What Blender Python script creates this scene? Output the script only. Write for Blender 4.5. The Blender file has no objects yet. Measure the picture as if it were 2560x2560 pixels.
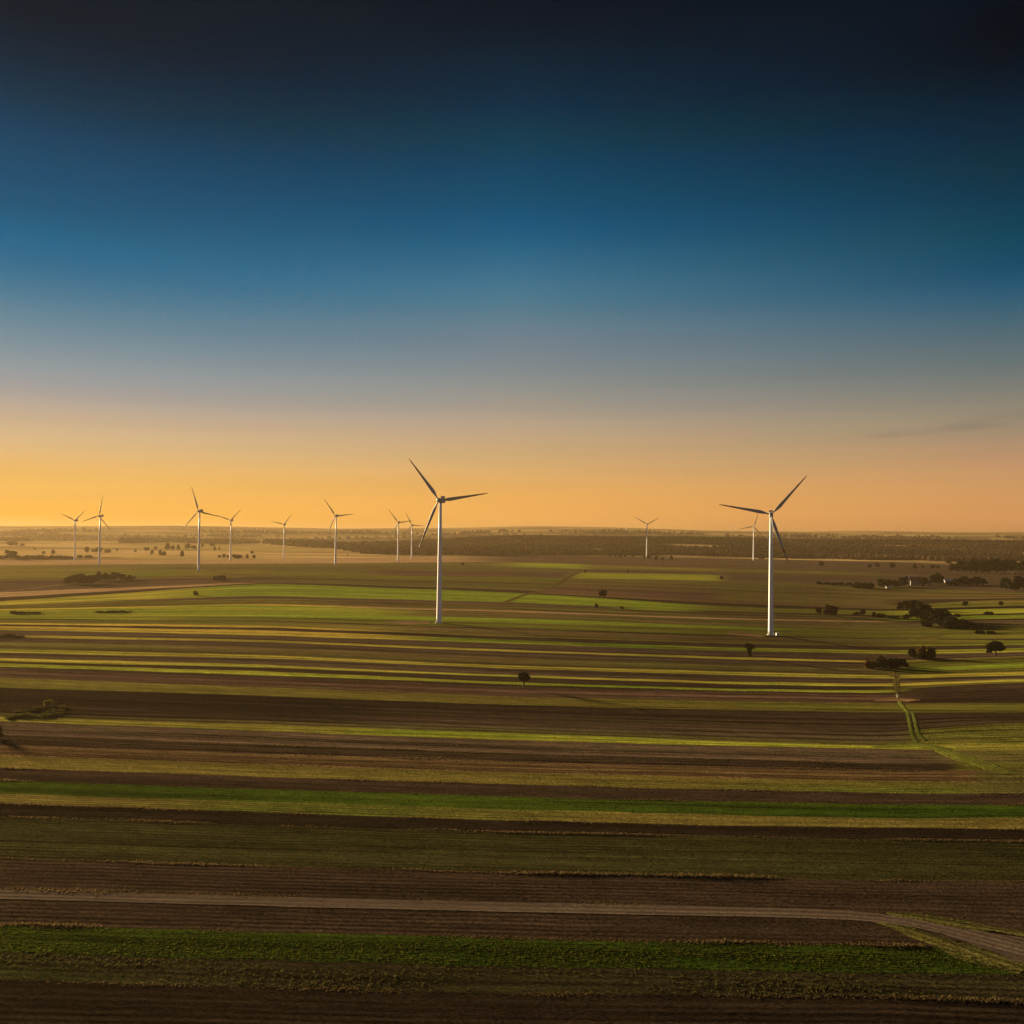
import bpy, math, random
import numpy as np
from mathutils import Matrix, Vector

random.seed(7)
RNG = np.random.default_rng(11)
SC = bpy.context.scene
COL = SC.collection
R = math.radians

# ------------------------------------------------------------------ camera
F = 2217.0                      # focal length in pixels of a 2560 px wide frame
CAM_H = 76.0
PITCH = math.atan((1334.7 - 1280) / F)
ROLL = 0.0095
fwd = np.array([0, math.cos(PITCH), math.sin(PITCH)])
rt0 = np.array([1.0, 0, 0])
up0 = np.cross(rt0, fwd)
rt = rt0 * math.cos(ROLL) + up0 * math.sin(ROLL)
up = up0 * math.cos(ROLL) - rt0 * math.sin(ROLL)
CAM = np.array([0, 0, CAM_H])
cd = bpy.data.cameras.new('camera'); cam = bpy.data.objects.new('camera', cd); COL.objects.link(cam)
cd.sensor_width = 36.0; cd.lens = 36.0 * F / 2560; cd.clip_start = 1.0; cd.clip_end = 80000
M3 = Matrix(((rt[0], up[0], -fwd[0]), (rt[1], up[1], -fwd[1]), (rt[2], up[2], -fwd[2])))
cam.matrix_world = Matrix.Translation(CAM) @ M3.to_4x4()
SC.camera = cam

# ------------------------------------------------------------------ terrain
def sstep(a, b, x):
    t = np.clip((x - a) / (b - a), 0, 1); return t * t * (3 - 2 * t)

def terrain(X, Y):
    X = np.asarray(X, float); Y = np.asarray(Y, float)
    h = 7.5 * np.exp(-((X + 450) / 360) ** 2 - ((Y - 1700) / 330) ** 2)
    xc = np.interp(Y, [0, 261, 430, 800, 1500], [105, 141, 190, 360, 600])
    h = h - 12 * np.exp(-((X - xc) / 190) ** 2) * sstep(230, 640, Y) * (1 - sstep(1300, 1900, Y))
    D = np.hypot(X, Y)
    h = h + 0.5 * np.sin(X / 97 + 0.7) * np.sin(Y / 131 + 1.1) * sstep(250, 700, D) * (1 - sstep(2500, 3000, D))
    side = sstep(-1000, 200, X)
    ridge = (12 + 42 * side) * sstep(3000, 4600, Y) * (1 - 0.5 * sstep(4700, 5500, Y))
    ridge = ridge * (1 + 0.07 * np.sin(X / 410 + 0.4) + 0.05 * np.sin(X / 173 + 2))
    h = h + ridge
    hill = sstep(5500, 7300, Y) * (100 + 7 * np.sin(X / 1300 + 2.0) + 4 * np.sin(X / 520 + 0.5) + 2 * np.sin(X / 210)
                                    + 12 * np.exp(-((X + 2900) / 500) ** 2))
    h = h + hill + sstep(4500, 6500, Y) * (3 * np.sin(X / 640 + Y / 900) + 2 * np.sin(X / 260 - Y / 350))
    return h

TS = np.geomspace(70, 16000, 260)
def pix(px, py):
    """pixel (2560 px frame) -> point on the terrain"""
    px = np.atleast_1d(np.asarray(px, float)); py = np.atleast_1d(np.asarray(py, float))
    d = F * fwd[None] + (px - 1280)[:, None] * rt[None] - (py - 1280)[:, None] * up[None]
    d = d / d[:, 1:2]
    n = len(px)
    g = CAM[2] + TS[None] * d[:, 2:3] - terrain(TS[None] * d[:, 0:1], TS[None] + 0 * d[:, 0:1])
    k = np.argmax(g < 0, 1); none = ~(g < 0).any(1); k = np.where(none, len(TS) - 1, np.maximum(k, 1))
    a_, b_ = TS[k - 1], TS[k]
    for _ in range(22):
        m = .5 * (a_ + b_); below = CAM[2] + m * d[:, 2] - terrain(m * d[:, 0], m) < 0
        b_ = np.where(below, m, b_); a_ = np.where(below, a_, m)
    t = .5 * (a_ + b_); X, Y = t * d[:, 0], t
    return np.stack([X, Y, terrain(X, Y)], 1)
def pix1(x, y): return pix([x], [y])[0]

# ------------------------------------------------------------------ material helpers
def lin(c):
    return tuple(((v / 255) / 12.92 if v / 255 <= .04045 else ((v / 255 + .055) / 1.055) ** 2.4) for v in c)

class NT:
    def __init__(s, name):
        s.m = bpy.data.materials.new(name); s.m.use_nodes = True
        s.t = s.m.node_tree; s.n = s.t.nodes; s.p = s.n['Principled BSDF']
        s.p.inputs['Roughness'].default_value = .9
        s.p.inputs['Specular IOR Level'].default_value = 0
    def new(s, k, **kw):
        n = s.n.new(k)
        for a, b in kw.items(): setattr(n, a, b)
        return n
    def link(s, a, b): s.t.links.new(a, b)
    def math(s, op, a, b=None, c=None):
        n = s.new('ShaderNodeMath', operation=op)
        for i, v in enumerate((a, b, c)):
            if v is None: continue
            if isinstance(v, (int, float)): n.inputs[i].default_value = v
            else: s.link(v, n.inputs[i])
        return n.outputs[0]
    def vmath(s, op, a, b=None):
        n = s.new('ShaderNodeVectorMath', operation=op)
        for i, v in enumerate((a, b)):
            if v is None: continue
            if isinstance(v, tuple): n.inputs[i].default_value = v
            else: s.link(v, n.inputs[i])
        return n.outputs[0]
    def mapping(s, vec, scale, loc=(0, 0, 0)):
        n = s.new('ShaderNodeMapping'); s.link(vec, n.inputs[0])
        n.inputs['Scale'].default_value = scale; n.inputs['Location'].default_value = loc
        return n.outputs[0]
    def noise(s, vec, scale=1, detail=3, rough=.55):
        n = s.new('ShaderNodeTexNoise'); s.link(vec, n.inputs['Vector'])
        n.inputs['Scale'].default_value = scale; n.inputs['Detail'].default_value = detail
        n.inputs['Roughness'].default_value = rough
        return n.outputs
    def mix(s, f, a, b, mode='MIX'):
        n = s.new('ShaderNodeMix', data_type='RGBA', blend_type=mode)
        for sock, v in ((n.inputs[0], f), (n.inputs[6], a), (n.inputs[7], b)):
            if isinstance(v, (int, float)): sock.default_value = v
            elif isinstance(v, tuple): sock.default_value = (*v, 1)[:4]
            else: s.link(v, sock)
        return n.outputs[2]
    def ramp(s, f, stops):
        n = s.new('ShaderNodeValToRGB'); e = n.color_ramp.elements
        while len(e) < len(stops): e.new(.5)
        for q, (p, c) in zip(e, stops): q.position = p; q.color = (*c, 1)
        s.link(f, n.inputs[0]); return n.outputs[0]
    def maprange(s, v, a, b, c=0., d=1.):
        n = s.new('ShaderNodeMapRange'); s.link(v, n.inputs[0])
        for i, q in enumerate((a, b, c, d)): n.inputs[i + 1].default_value = q
        return n.outputs[0]
    def rough_normal(s, vec, k):
        """blades or clods that stand up: the normal scattered about the vertical"""
        g = s.new('ShaderNodeNewGeometry')
        off = s.vmath('SUBTRACT', vec, (.5, .5, .5))
        sc = s.new('ShaderNodeVectorMath', operation='SCALE'); s.link(off, sc.inputs[0]); sc.inputs[3].default_value = k
        return s.vmath('NORMALIZE', s.vmath('ADD', g.outputs['Normal'], sc.outputs[0]))

def farm_shader(s, uv, c1, c2, patch, k, speck=.22):
    """UV is metres along / across the strip, so drill lines follow its edges"""
    s.p.inputs['Roughness'].default_value = 1
    tc = s.new('ShaderNodeTexCoord').outputs['Object']
    broad = s.noise(s.mapping(uv, (.0016, .075, 1)), 1, 3, .6)['Fac']      # drilled or dried bands along the strip
    line = s.noise(s.mapping(uv, (.005, .34, 1)), 1, 4, .65)['Fac']        # wheel lines
    fine = s.noise(s.mapping(uv, (.035, 1.5, 1)), 1, 2, .6)['Fac']         # drill rows / furrows
    big = s.noise(s.mapping(tc, (.006, .013, .01)), 1, 4, .6)['Fac']       # damp and dry patches
    f = s.math('MULTIPLY_ADD', broad, .75, s.math('MULTIPLY', line, .7))
    f = s.math('ADD', f, s.math('MULTIPLY_ADD', fine, .35, s.math('MULTIPLY', big, .6)))
    f = s.maprange(f, 1.0, 1.4)
    pf = s.maprange(s.noise(s.mapping(tc, (.004, .018, .01), (31, 7, 3)), 1, 3, .55)['Fac'], .5, .66)
    col = s.mix(pf, s.mix(f, c1, c2), s.mix(f, s.mix(.25, patch, (0., 0., 0.)), patch))
    grain = s.noise(s.mapping(uv, (.07, .16, 1)), 1, 7, .92)['Fac']
    streak = s.noise(s.mapping(uv, (.003, .085, 1), (17, 5, 0)), 1, 6, .85)['Fac']
    g2 = s.math('MULTIPLY', s.maprange(grain, .38, .62, 1 - speck * 1.5, 1 + speck * 1.5), s.maprange(streak, .36, .64, 1 - speck * 2.1, 1 + speck * 2.1))
    sv = s.new('ShaderNodeSeparateXYZ'); s.link(uv, sv.inputs[0])
    wob = s.noise(s.mapping(uv, (.02, .05, 1)), 1, 2)['Fac']
    fur = s.math('SINE', s.math('MULTIPLY_ADD', sv.outputs[1], 3.4, s.math('MULTIPLY', wob, 5)))
    amp = s.maprange(s.noise(s.mapping(uv, (.006, .06, 1), (2, 8, 0)), 1, 3, .6)['Fac'], .4, .65, .05, .46)
    g2 = s.math('MULTIPLY', g2, s.math('MULTIPLY_ADD', fur, amp, 1))
    # dark wheel tracks, thin and uneven
    trk = s.noise(s.mapping(uv, (.003, .21, 1), (5, 3, 0)), 1, 2, .5)['Fac']
    g2 = s.math('MULTIPLY', g2, s.maprange(trk, .585, .65, 1, .58))
    vm = s.new('ShaderNodeVectorMath', operation='SCALE'); s.link(col, vm.inputs[0]); s.link(g2, vm.inputs[3])
    s.link(vm.outputs[0], s.p.inputs['Base Color'])
    gn = s.noise(s.mapping(uv, (1.6, 7.5, 1)), 1, 3, .7)['Color']
    g = s.new('ShaderNodeNewGeometry')
    off = s.vmath('SUBTRACT', gn, (.5, .5, .5))
    sc = s.new('ShaderNodeVectorMath', operation='SCALE'); s.link(off, sc.inputs[0])
    if isinstance(k, (int, float)): sc.inputs[3].default_value = k
    else: s.link(k, sc.inputs[3])
    s.link(s.vmath('NORMALIZE', s.vmath('ADD', g.outputs['Normal'], sc.outputs[0])), s.p.inputs['Normal'])
    return s.m
def field_mat(name, c1, c2, k=3.0, streak=.5, patch=None, speck=.22):
    s = NT(name); uv = s.new('ShaderNodeUVMap', uv_map='UVMap').outputs[0]
    return farm_shader(s, uv, c1, c2, patch or c2, k, speck)

def simple_mat(name, col, rough=.6, var=.15, scale=.5, k=0.0, spec=.3):
    s = NT(name); s.p.inputs['Roughness'].default_value = rough; s.p.inputs['Specular IOR Level'].default_value = spec
    tc = s.new('ShaderNodeTexCoord').outputs['Object']
    n = s.noise(tc, scale, 4)
    d = tuple(v * (1 - var) for v in col); l = tuple(min(1, v * (1 + var)) for v in col)
    s.link(s.mix(s.maprange(n['Fac'], .3, .7), d, l), s.p.inputs['Base Color'])
    if k: s.link(s.rough_normal(s.noise(tc, scale * 3, 2)['Color'], k), s.p.inputs['Normal'])
    return s.m

def leaf_mat(name, c1, c2, c3, trans=.3):
    s = NT(name); s.p.inputs['Roughness'].default_value = .7
    at = s.new('ShaderNodeAttribute', attribute_name='tint').outputs['Fac']
    oi = s.new('ShaderNodeObjectInfo').outputs['Random']
    col = s.ramp(at, [(0, c1), (.55, c2), (1, c3)])
    sc = s.new('ShaderNodeVectorMath', operation='SCALE'); s.link(col, sc.inputs[0])
    s.link(s.maprange(oi, 0, 1, .75, 1.3), sc.inputs[3])
    s.link(sc.outputs[0], s.p.inputs['Base Color'])
    tr = s.new('ShaderNodeBsdfTranslucent'); s.link(sc.outputs[0], tr.inputs[0])
    mx = s.new('ShaderNodeMixShader'); mx.inputs[0].default_value = trans
    s.link(s.p.outputs[0], mx.inputs[1]); s.link(tr.outputs[0], mx.inputs[2])
    s.link(mx.outputs[0], s.n['Material Output'].inputs[0])
    return s.m

# ------------------------------------------------------------------ object helpers
def tag(o, label=None, cat=None, group=None, kind=None):
    if label: o['label'] = label
    if cat: o['category'] = cat
    if group: o['group'] = group
    if kind: o['kind'] = kind
    return o
def empty(name, loc):
    o = bpy.data.objects.new(name, None); COL.objects.link(o); o.location = loc; o.empty_display_size = .5
    return o
def mesh_np(name, V, faces_idx, nper, mats, parent=None, smooth=False, mat_idx=None, tint=None, uv=None):
    """V (n,3); faces_idx flat loop indices; nper verts per face"""
    me = bpy.data.meshes.new(name)
    V = np.asarray(V, np.float32); faces_idx = np.asarray(faces_idx, np.int32).ravel()
    nf = len(faces_idx) // nper
    me.vertices.add(len(V)); me.vertices.foreach_set('co', V.ravel())
    me.loops.add(len(faces_idx)); me.loops.foreach_set('vertex_index', faces_idx)
    me.polygons.add(nf)
    me.polygons.foreach_set('loop_start', np.arange(nf, dtype=np.int32) * nper)
    if mat_idx is not None: me.polygons.foreach_set('material_index', np.asarray(mat_idx, np.int32))
    me.polygons.foreach_set('use_smooth', np.full(nf, smooth))
    for m in mats: me.materials.append(m)
    if tint is not None:
        a = me.attributes.new('tint', 'FLOAT', 'POINT'); a.data.foreach_set('value', np.asarray(tint, np.float32))
    if uv is not None:
        l = me.uv_layers.new(name='UVMap'); l.data.foreach_set('uv', np.asarray(uv, np.float32)[faces_idx].ravel())
    me.update(calc_edges=True); me.validate()
    o = bpy.data.objects.new(name, me); COL.objects.link(o)
    if parent is not None: o.parent = parent
    return o

class MB:
    """collects polygons, builds one mesh object"""
    def __init__(s): s.v = []; s.f = []; s.mi = []
    def poly(s, pts, mi=0):
        b = len(s.v); s.v += [tuple(p) for p in pts]; s.f.append(tuple(range(b, b + len(pts)))); s.mi.append(mi)
    def box(s, x0, x1, y0, y1, z0, z1, mi=0, tx=1.0):
        b = len(s.v)
        cx, cy = .5 * (x0 + x1), .5 * (y0 + y1)
        for z, k in ((z0, 1), (z1, tx)):
            for x, y in ((x0, y0), (x1, y0), (x1, y1), (x0, y1)):
                s.v.append((cx + (x - cx) * k, cy + (y - cy) * k, z))
        for q in ((0, 3, 2, 1), (4, 5, 6, 7), (0, 1, 5, 4), (1, 2, 6, 5), (2, 3, 7, 6), (3, 0, 4, 7)):
            s.f.append(tuple(b + i for i in q)); s.mi.append(mi)
    def rings(s, rings, mi=0, caps=True):
        n = len(rings[0]); b = len(s.v)
        for r in rings: s.v += [tuple(p) for p in r]
        for i in range(len(rings) - 1):
            for j in range(n):
                s.f.append((b + i * n + j, b + i * n + (j + 1) % n, b + (i + 1) * n + (j + 1) % n, b + (i + 1) * n + j))
                s.mi.append(mi[i] if isinstance(mi, (list, tuple)) else mi)
        if caps:
            m0, m1 = (mi[0], mi[-1]) if isinstance(mi, (list, tuple)) else (mi, mi)
            s.f.append(tuple(b + j for j in reversed(range(n)))); s.mi.append(m0)
            e = b + (len(rings) - 1) * n
            s.f.append(tuple(e + j for j in range(n))); s.mi.append(m1)
    def tube(s, p0, p1, r0, r1, n=8, mi=0):
        p0, p1 = Vector(p0), Vector(p1); a = (p1 - p0).normalized()
        u = a.orthogonal().normalized(); w = a.cross(u)
        ring = lambda p, r: [p + (u * math.cos(2 * math.pi * k / n) + w * math.sin(2 * math.pi * k / n)) * r for k in range(n)]
        s.rings([ring(p0, r0), ring(p1, r1)], mi)
    def build(s, name, mats, parent=None, smooth=False):
        me = bpy.data.meshes.new(name); me.from_pydata(s.v, [], s.f)
        for m in (mats if isinstance(mats, list) else [mats]): me.materials.append(m)
        me.polygons.foreach_set('material_index', s.mi)
        me.polygons.foreach_set('use_smooth', [smooth] * len(s.f))
        me.update()
        o = bpy.data.objects.new(name, me); COL.objects.link(o)
        if parent is not None: o.parent = parent
        return o

# ------------------------------------------------------------------ light, sky
EXPO = 2.2
EX = 2 ** EXPO
SUN_AZ, SUN_EL = -48.0, 8.0
sd = Vector((math.sin(R(SUN_AZ)) * math.cos(R(SUN_EL)), math.cos(R(SUN_AZ)) * math.cos(R(SUN_EL)), math.sin(R(SUN_EL))))
ld = bpy.data.lights.new('sun', 'SUN'); ld.energy = 5.0; ld.angle = R(9); ld.color = (1, .74, .40)
sun = bpy.data.objects.new('sun', ld); COL.objects.link(sun)
sun.rotation_euler = sd.to_track_quat('Z', 'Y').to_euler(); sun.location = sd * 500

w = bpy.data.worlds.new('World'); SC.world = w; w.use_nodes = True
wt = w.node_tree; wn = wt.nodes; wn.clear()
class WNT(NT):
    def __init__(s): s.t = wt; s.n = wn
W = WNT()
gen = W.new('ShaderNodeTexCoord').outputs['Generated']
gen = W.vmath('NORMALIZE', gen)
sp = W.new('ShaderNodeSeparateXYZ'); W.link(gen, sp.inputs[0])
elev = W.math('MULTIPLY', W.math('ARCSINE', sp.outputs[2]), 180 / math.pi / 90.0)
hv = W.vmath('NORMALIZE', W.vmath('MULTIPLY', gen, (1, 1, 0)))
dt = W.new('ShaderNodeVectorMath', operation='DOT_PRODUCT'); W.link(hv, dt.inputs[0])
dt.inputs[1].default_value = (math.sin(R(SUN_AZ)), math.cos(R(SUN_AZ)), 0)
cosaz = dt.outputs['Value']
def ramp_lin(tab):
    o = W.ramp(elev, [(e / 90.0, c) for e, c in tab]); o.node.color_ramp.interpolation = 'B_SPLINE'; return o
#SKYTAB
SKY = {
 'left': [(0.0, (0.9644, 0.44832, 0.02976)), (0.88, (0.9644, 0.44832, 0.02976)), (1.9, (0.89747, 0.48575, 0.10178)), (3.45, (0.82804, 0.4705, 0.12398)), (5.0, (0.68288, 0.47624, 0.25278)), (6.24, (0.56464, 0.41059, 0.25281)), (7.77, (0.37538, 0.3487, 0.33329)), (9.3, (0.26641, 0.32208, 0.35133)), (10.82, (0.16829, 0.26368, 0.32217)), (12.32, (0.09435, 0.21952, 0.30275)), (13.81, (0.03727, 0.16936, 0.27635)), (15.28, (0.00695, 0.13079, 0.26691)), (16.73, (0, 0.11423, 0.23371)), (18.16, (0, 0.07879, 0.17373)), (19.85, (0, 0.06708, 0.14553)), (21.5, (0, 0.04789, 0.11294)), (22.58, (0, 0.03674, 0.07948)), (23.91, (0, 0.02425, 0.05187)), (25.22, (0, 0.01746, 0.03972)), (27.75, (0, 0.00415, 0.01019)), (40, (0, 0.012, 0.03)), (90, (0.001, 0.009, 0.025))],
 'centre': [(0.0, (0.87303, 0.41528, 0.09428)), (1.05, (0.87303, 0.41528, 0.09428)), (2.47, (0.87431, 0.4292, 0.09888)), (4.25, (0.66408, 0.40493, 0.15819)), (6.02, (0.5528, 0.37828, 0.20433)), (7.78, (0.40232, 0.33562, 0.26554)), (9.53, (0.25629, 0.27539, 0.25801)), (11.27, (0.18773, 0.23491, 0.27137)), (12.98, (0.14131, 0.21147, 0.26498)), (14.68, (0.06684, 0.19659, 0.26903)), (16.35, (0.04077, 0.15987, 0.26686)), (18.0, (0.01154, 0.11987, 0.22765)), (19.62, (0, 0.08287, 0.19923)), (21.21, (0, 0.06865, 0.13069)), (22.77, (0, 0.05157, 0.12514)), (23.99, (0, 0.04783, 0.07666)), (25.79, (0, 0.02534, 0.06264)), (28.67, (0, 0.01364, 0.02698)), (31.41, (0, 0.0011, 0.00764)), (40, (0, 0.012, 0.03)), (90, (0.001, 0.009, 0.025))],
 'right': [(0.0, (0.72323, 0.31948, 0.11149)), (1.18, (0.72323, 0.31948, 0.11149)), (2.42, (0.65999, 0.32421, 0.11373)), (3.98, (0.59028, 0.32005, 0.14962)), (5.53, (0.38263, 0.25807, 0.15717)), (7.07, (0.29689, 0.25733, 0.18136)), (8.61, (0.19512, 0.20235, 0.18262)), (10.14, (0.11043, 0.16137, 0.17294)), (11.65, (0.07427, 0.14311, 0.17977)), (13.15, (0.02668, 0.11518, 0.18204)), (14.63, (0.0045, 0.07639, 0.15938)), (16.1, (0, 0.06073, 0.11043)), (17.55, (0, 0.05036, 0.08608)), (18.97, (0, 0.0332, 0.07177)), (20.38, (0, 0.02967, 0.0492)), (21.76, (0, 0.02031, 0.04755)), (24.05, (0, 0.00872, 0.02098)), (25.75, (0, 0.00371, 0.00966)), (28.29, (0, 0.00113, 0.00512)), (40, (0, 0.012, 0.03)), (90, (0.001, 0.009, 0.025))],
}
#ENDSKY
back = [(e, lin(c)) for e, c in [(0, (122, 112, 124)), (6, (136, 130, 142)), (15, (126, 132, 156)), (30, (80, 98, 132)), (50, (30, 50, 84)), (90, (4, 24, 44))]]
c = W.mix(W.maprange(cosaz, .225, .669), ramp_lin(SKY['right']), ramp_lin(SKY['centre']))
c = W.mix(W.maprange(cosaz, .669, .946), c, ramp_lin(SKY['left']))
c = W.mix(W.maprange(cosaz, .0, -.75), c, ramp_lin(back))
# thin streaks of haze in the low sky
stv = W.noise(W.mapping(gen, (1.6, 1.6, 42)), 1.0, 4, .6)['Fac']
sc_ = W.new('ShaderNodeVectorMath', operation='SCALE'); W.link(c, sc_.inputs[0])
W.link(W.maprange(stv, .3, .7, .965, 1.035), sc_.inputs[3])
# one faint dark streak of cloud low on the right
sx = W.new('ShaderNodeSeparateXYZ'); W.link(hv, sx.inputs[0])
skc = sc_.outputs[0]
wn_ = W.maprange(W.noise(W.mapping(gen, (14, 14, 110)), 1, 5, .65)['Fac'], .35, .72)
for az_, el_, wa_, we_, st_ in ((24.2, 6.15, .042, .0036, .30), (27.5, 6.45, .03, .0045, .22), (30.5, 6.9, .05, .006, .30), (22.5, 10.5, .12, .012, .10)):
    azd = W.math('SUBTRACT', sx.outputs[0], math.sin(R(az_)))
    eld = W.math('SUBTRACT', sp.outputs[2], W.math('MULTIPLY_ADD', azd, .07, math.sin(R(el_))))
    cl = W.math('ADD', W.math('POWER', W.math('DIVIDE', azd, wa_), 2), W.math('POWER', W.math('DIVIDE', eld, we_), 2))
    cl = W.math('MULTIPLY', W.math('EXPONENT', W.math('MULTIPLY', cl, -1)), wn_)
    skc = W.mix(W.math('MULTIPLY', cl, st_ * 1.35), skc, tuple(v / 1 for v in lin((110, 104, 98))))
bg = W.new('ShaderNodeBackground'); W.link(skc, bg.inputs[0]); bg.inputs[1].default_value = 1 / EX
sky = W.new('ShaderNodeTexSky'); sky.sky_type = 'NISHITA'; sky.sun_disc = False
sky.sun_elevation = R(SUN_EL); sky.sun_rotation = R(SUN_AZ)
bg2 = W.new('ShaderNodeBackground'); W.link(sky.outputs[0], bg2.inputs[0]); bg2.inputs[1].default_value = .0
ad = W.new('ShaderNodeAddShader'); W.link(bg.outputs[0], ad.inputs[0]); W.link(bg2.outputs[0], ad.inputs[1])
wo = W.new('ShaderNodeOutputWorld'); W.link(ad.outputs[0], wo.inputs[0])

vs = SC.view_settings; vs.view_transform = 'Standard'; vs.look = 'None'; vs.gamma = 1; vs.exposure = EXPO; vs.use_curve_mapping = False
cy = SC.cycles; cy.max_bounces = 5; cy.volume_bounces = 0; cy.use_denoising = True; cy.denoising_prefilter = 'NONE'; cy.transparent_max_bounces = 8
cy.diffuse_bounces = 3

# ------------------------------------------------------------------ field strips
MATS = {}
PAL = {}
def fm(key, *a, **k): MATS[key] = field_mat(key, *a, **k)
def pal(key, c1, c2, k=2.5, patch=None, **kw): PAL[key] = (*c1, k, *c2, *(patch or c2))
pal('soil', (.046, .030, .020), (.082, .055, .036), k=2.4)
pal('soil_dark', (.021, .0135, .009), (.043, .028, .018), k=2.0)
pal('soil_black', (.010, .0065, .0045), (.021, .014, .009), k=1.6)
pal('soil_red', (.054, .031, .021), (.092, .053, .037), k=2.2)
pal('soil_olive', (.072, .049, .021), (.122, .088, .035), k=2.6, patch=(.095, .092, .024))
pal('straw', (.24, .15, .078), (.36, .23, .12), k=2.6)
pal('orange', (.080, .046, .023), (.122, .074, .036), k=2.4)
pal('yellow', (.20, .168, .026), (.36, .30, .05), k=3.4, patch=(.17, .20, .026))
pal('yellow_dim', (.115, .105, .018), (.18, .16, .03), k=3.2, patch=(.11, .16, .02))
pal('gold', (.23, .168, .03), (.42, .305, .055), k=3.4)
pal('ygreen', (.14, .150, .018), (.235, .225, .030), k=3.2, patch=(.13, .185, .018))
pal('green', (.098, .138, .013), (.160, .200, .022), k=3.2)
pal('green_mid', (.072, .072, .014), (.120, .110, .021), k=3.0)
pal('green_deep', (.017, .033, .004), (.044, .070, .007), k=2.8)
pal('olive', (.088, .070, .018), (.145, .117, .028), k=2.9, patch=(.090, .100, .017))
pal('olive_brown', (.062, .050, .018), (.100, .082, .027), k=2.6, patch=(.085, .078, .022))
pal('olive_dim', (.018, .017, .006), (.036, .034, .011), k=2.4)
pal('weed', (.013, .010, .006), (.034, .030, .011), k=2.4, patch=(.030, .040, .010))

XK = [0, 650, 1280, 1800, 2230, 2400, 2560]
B = 9999
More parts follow.
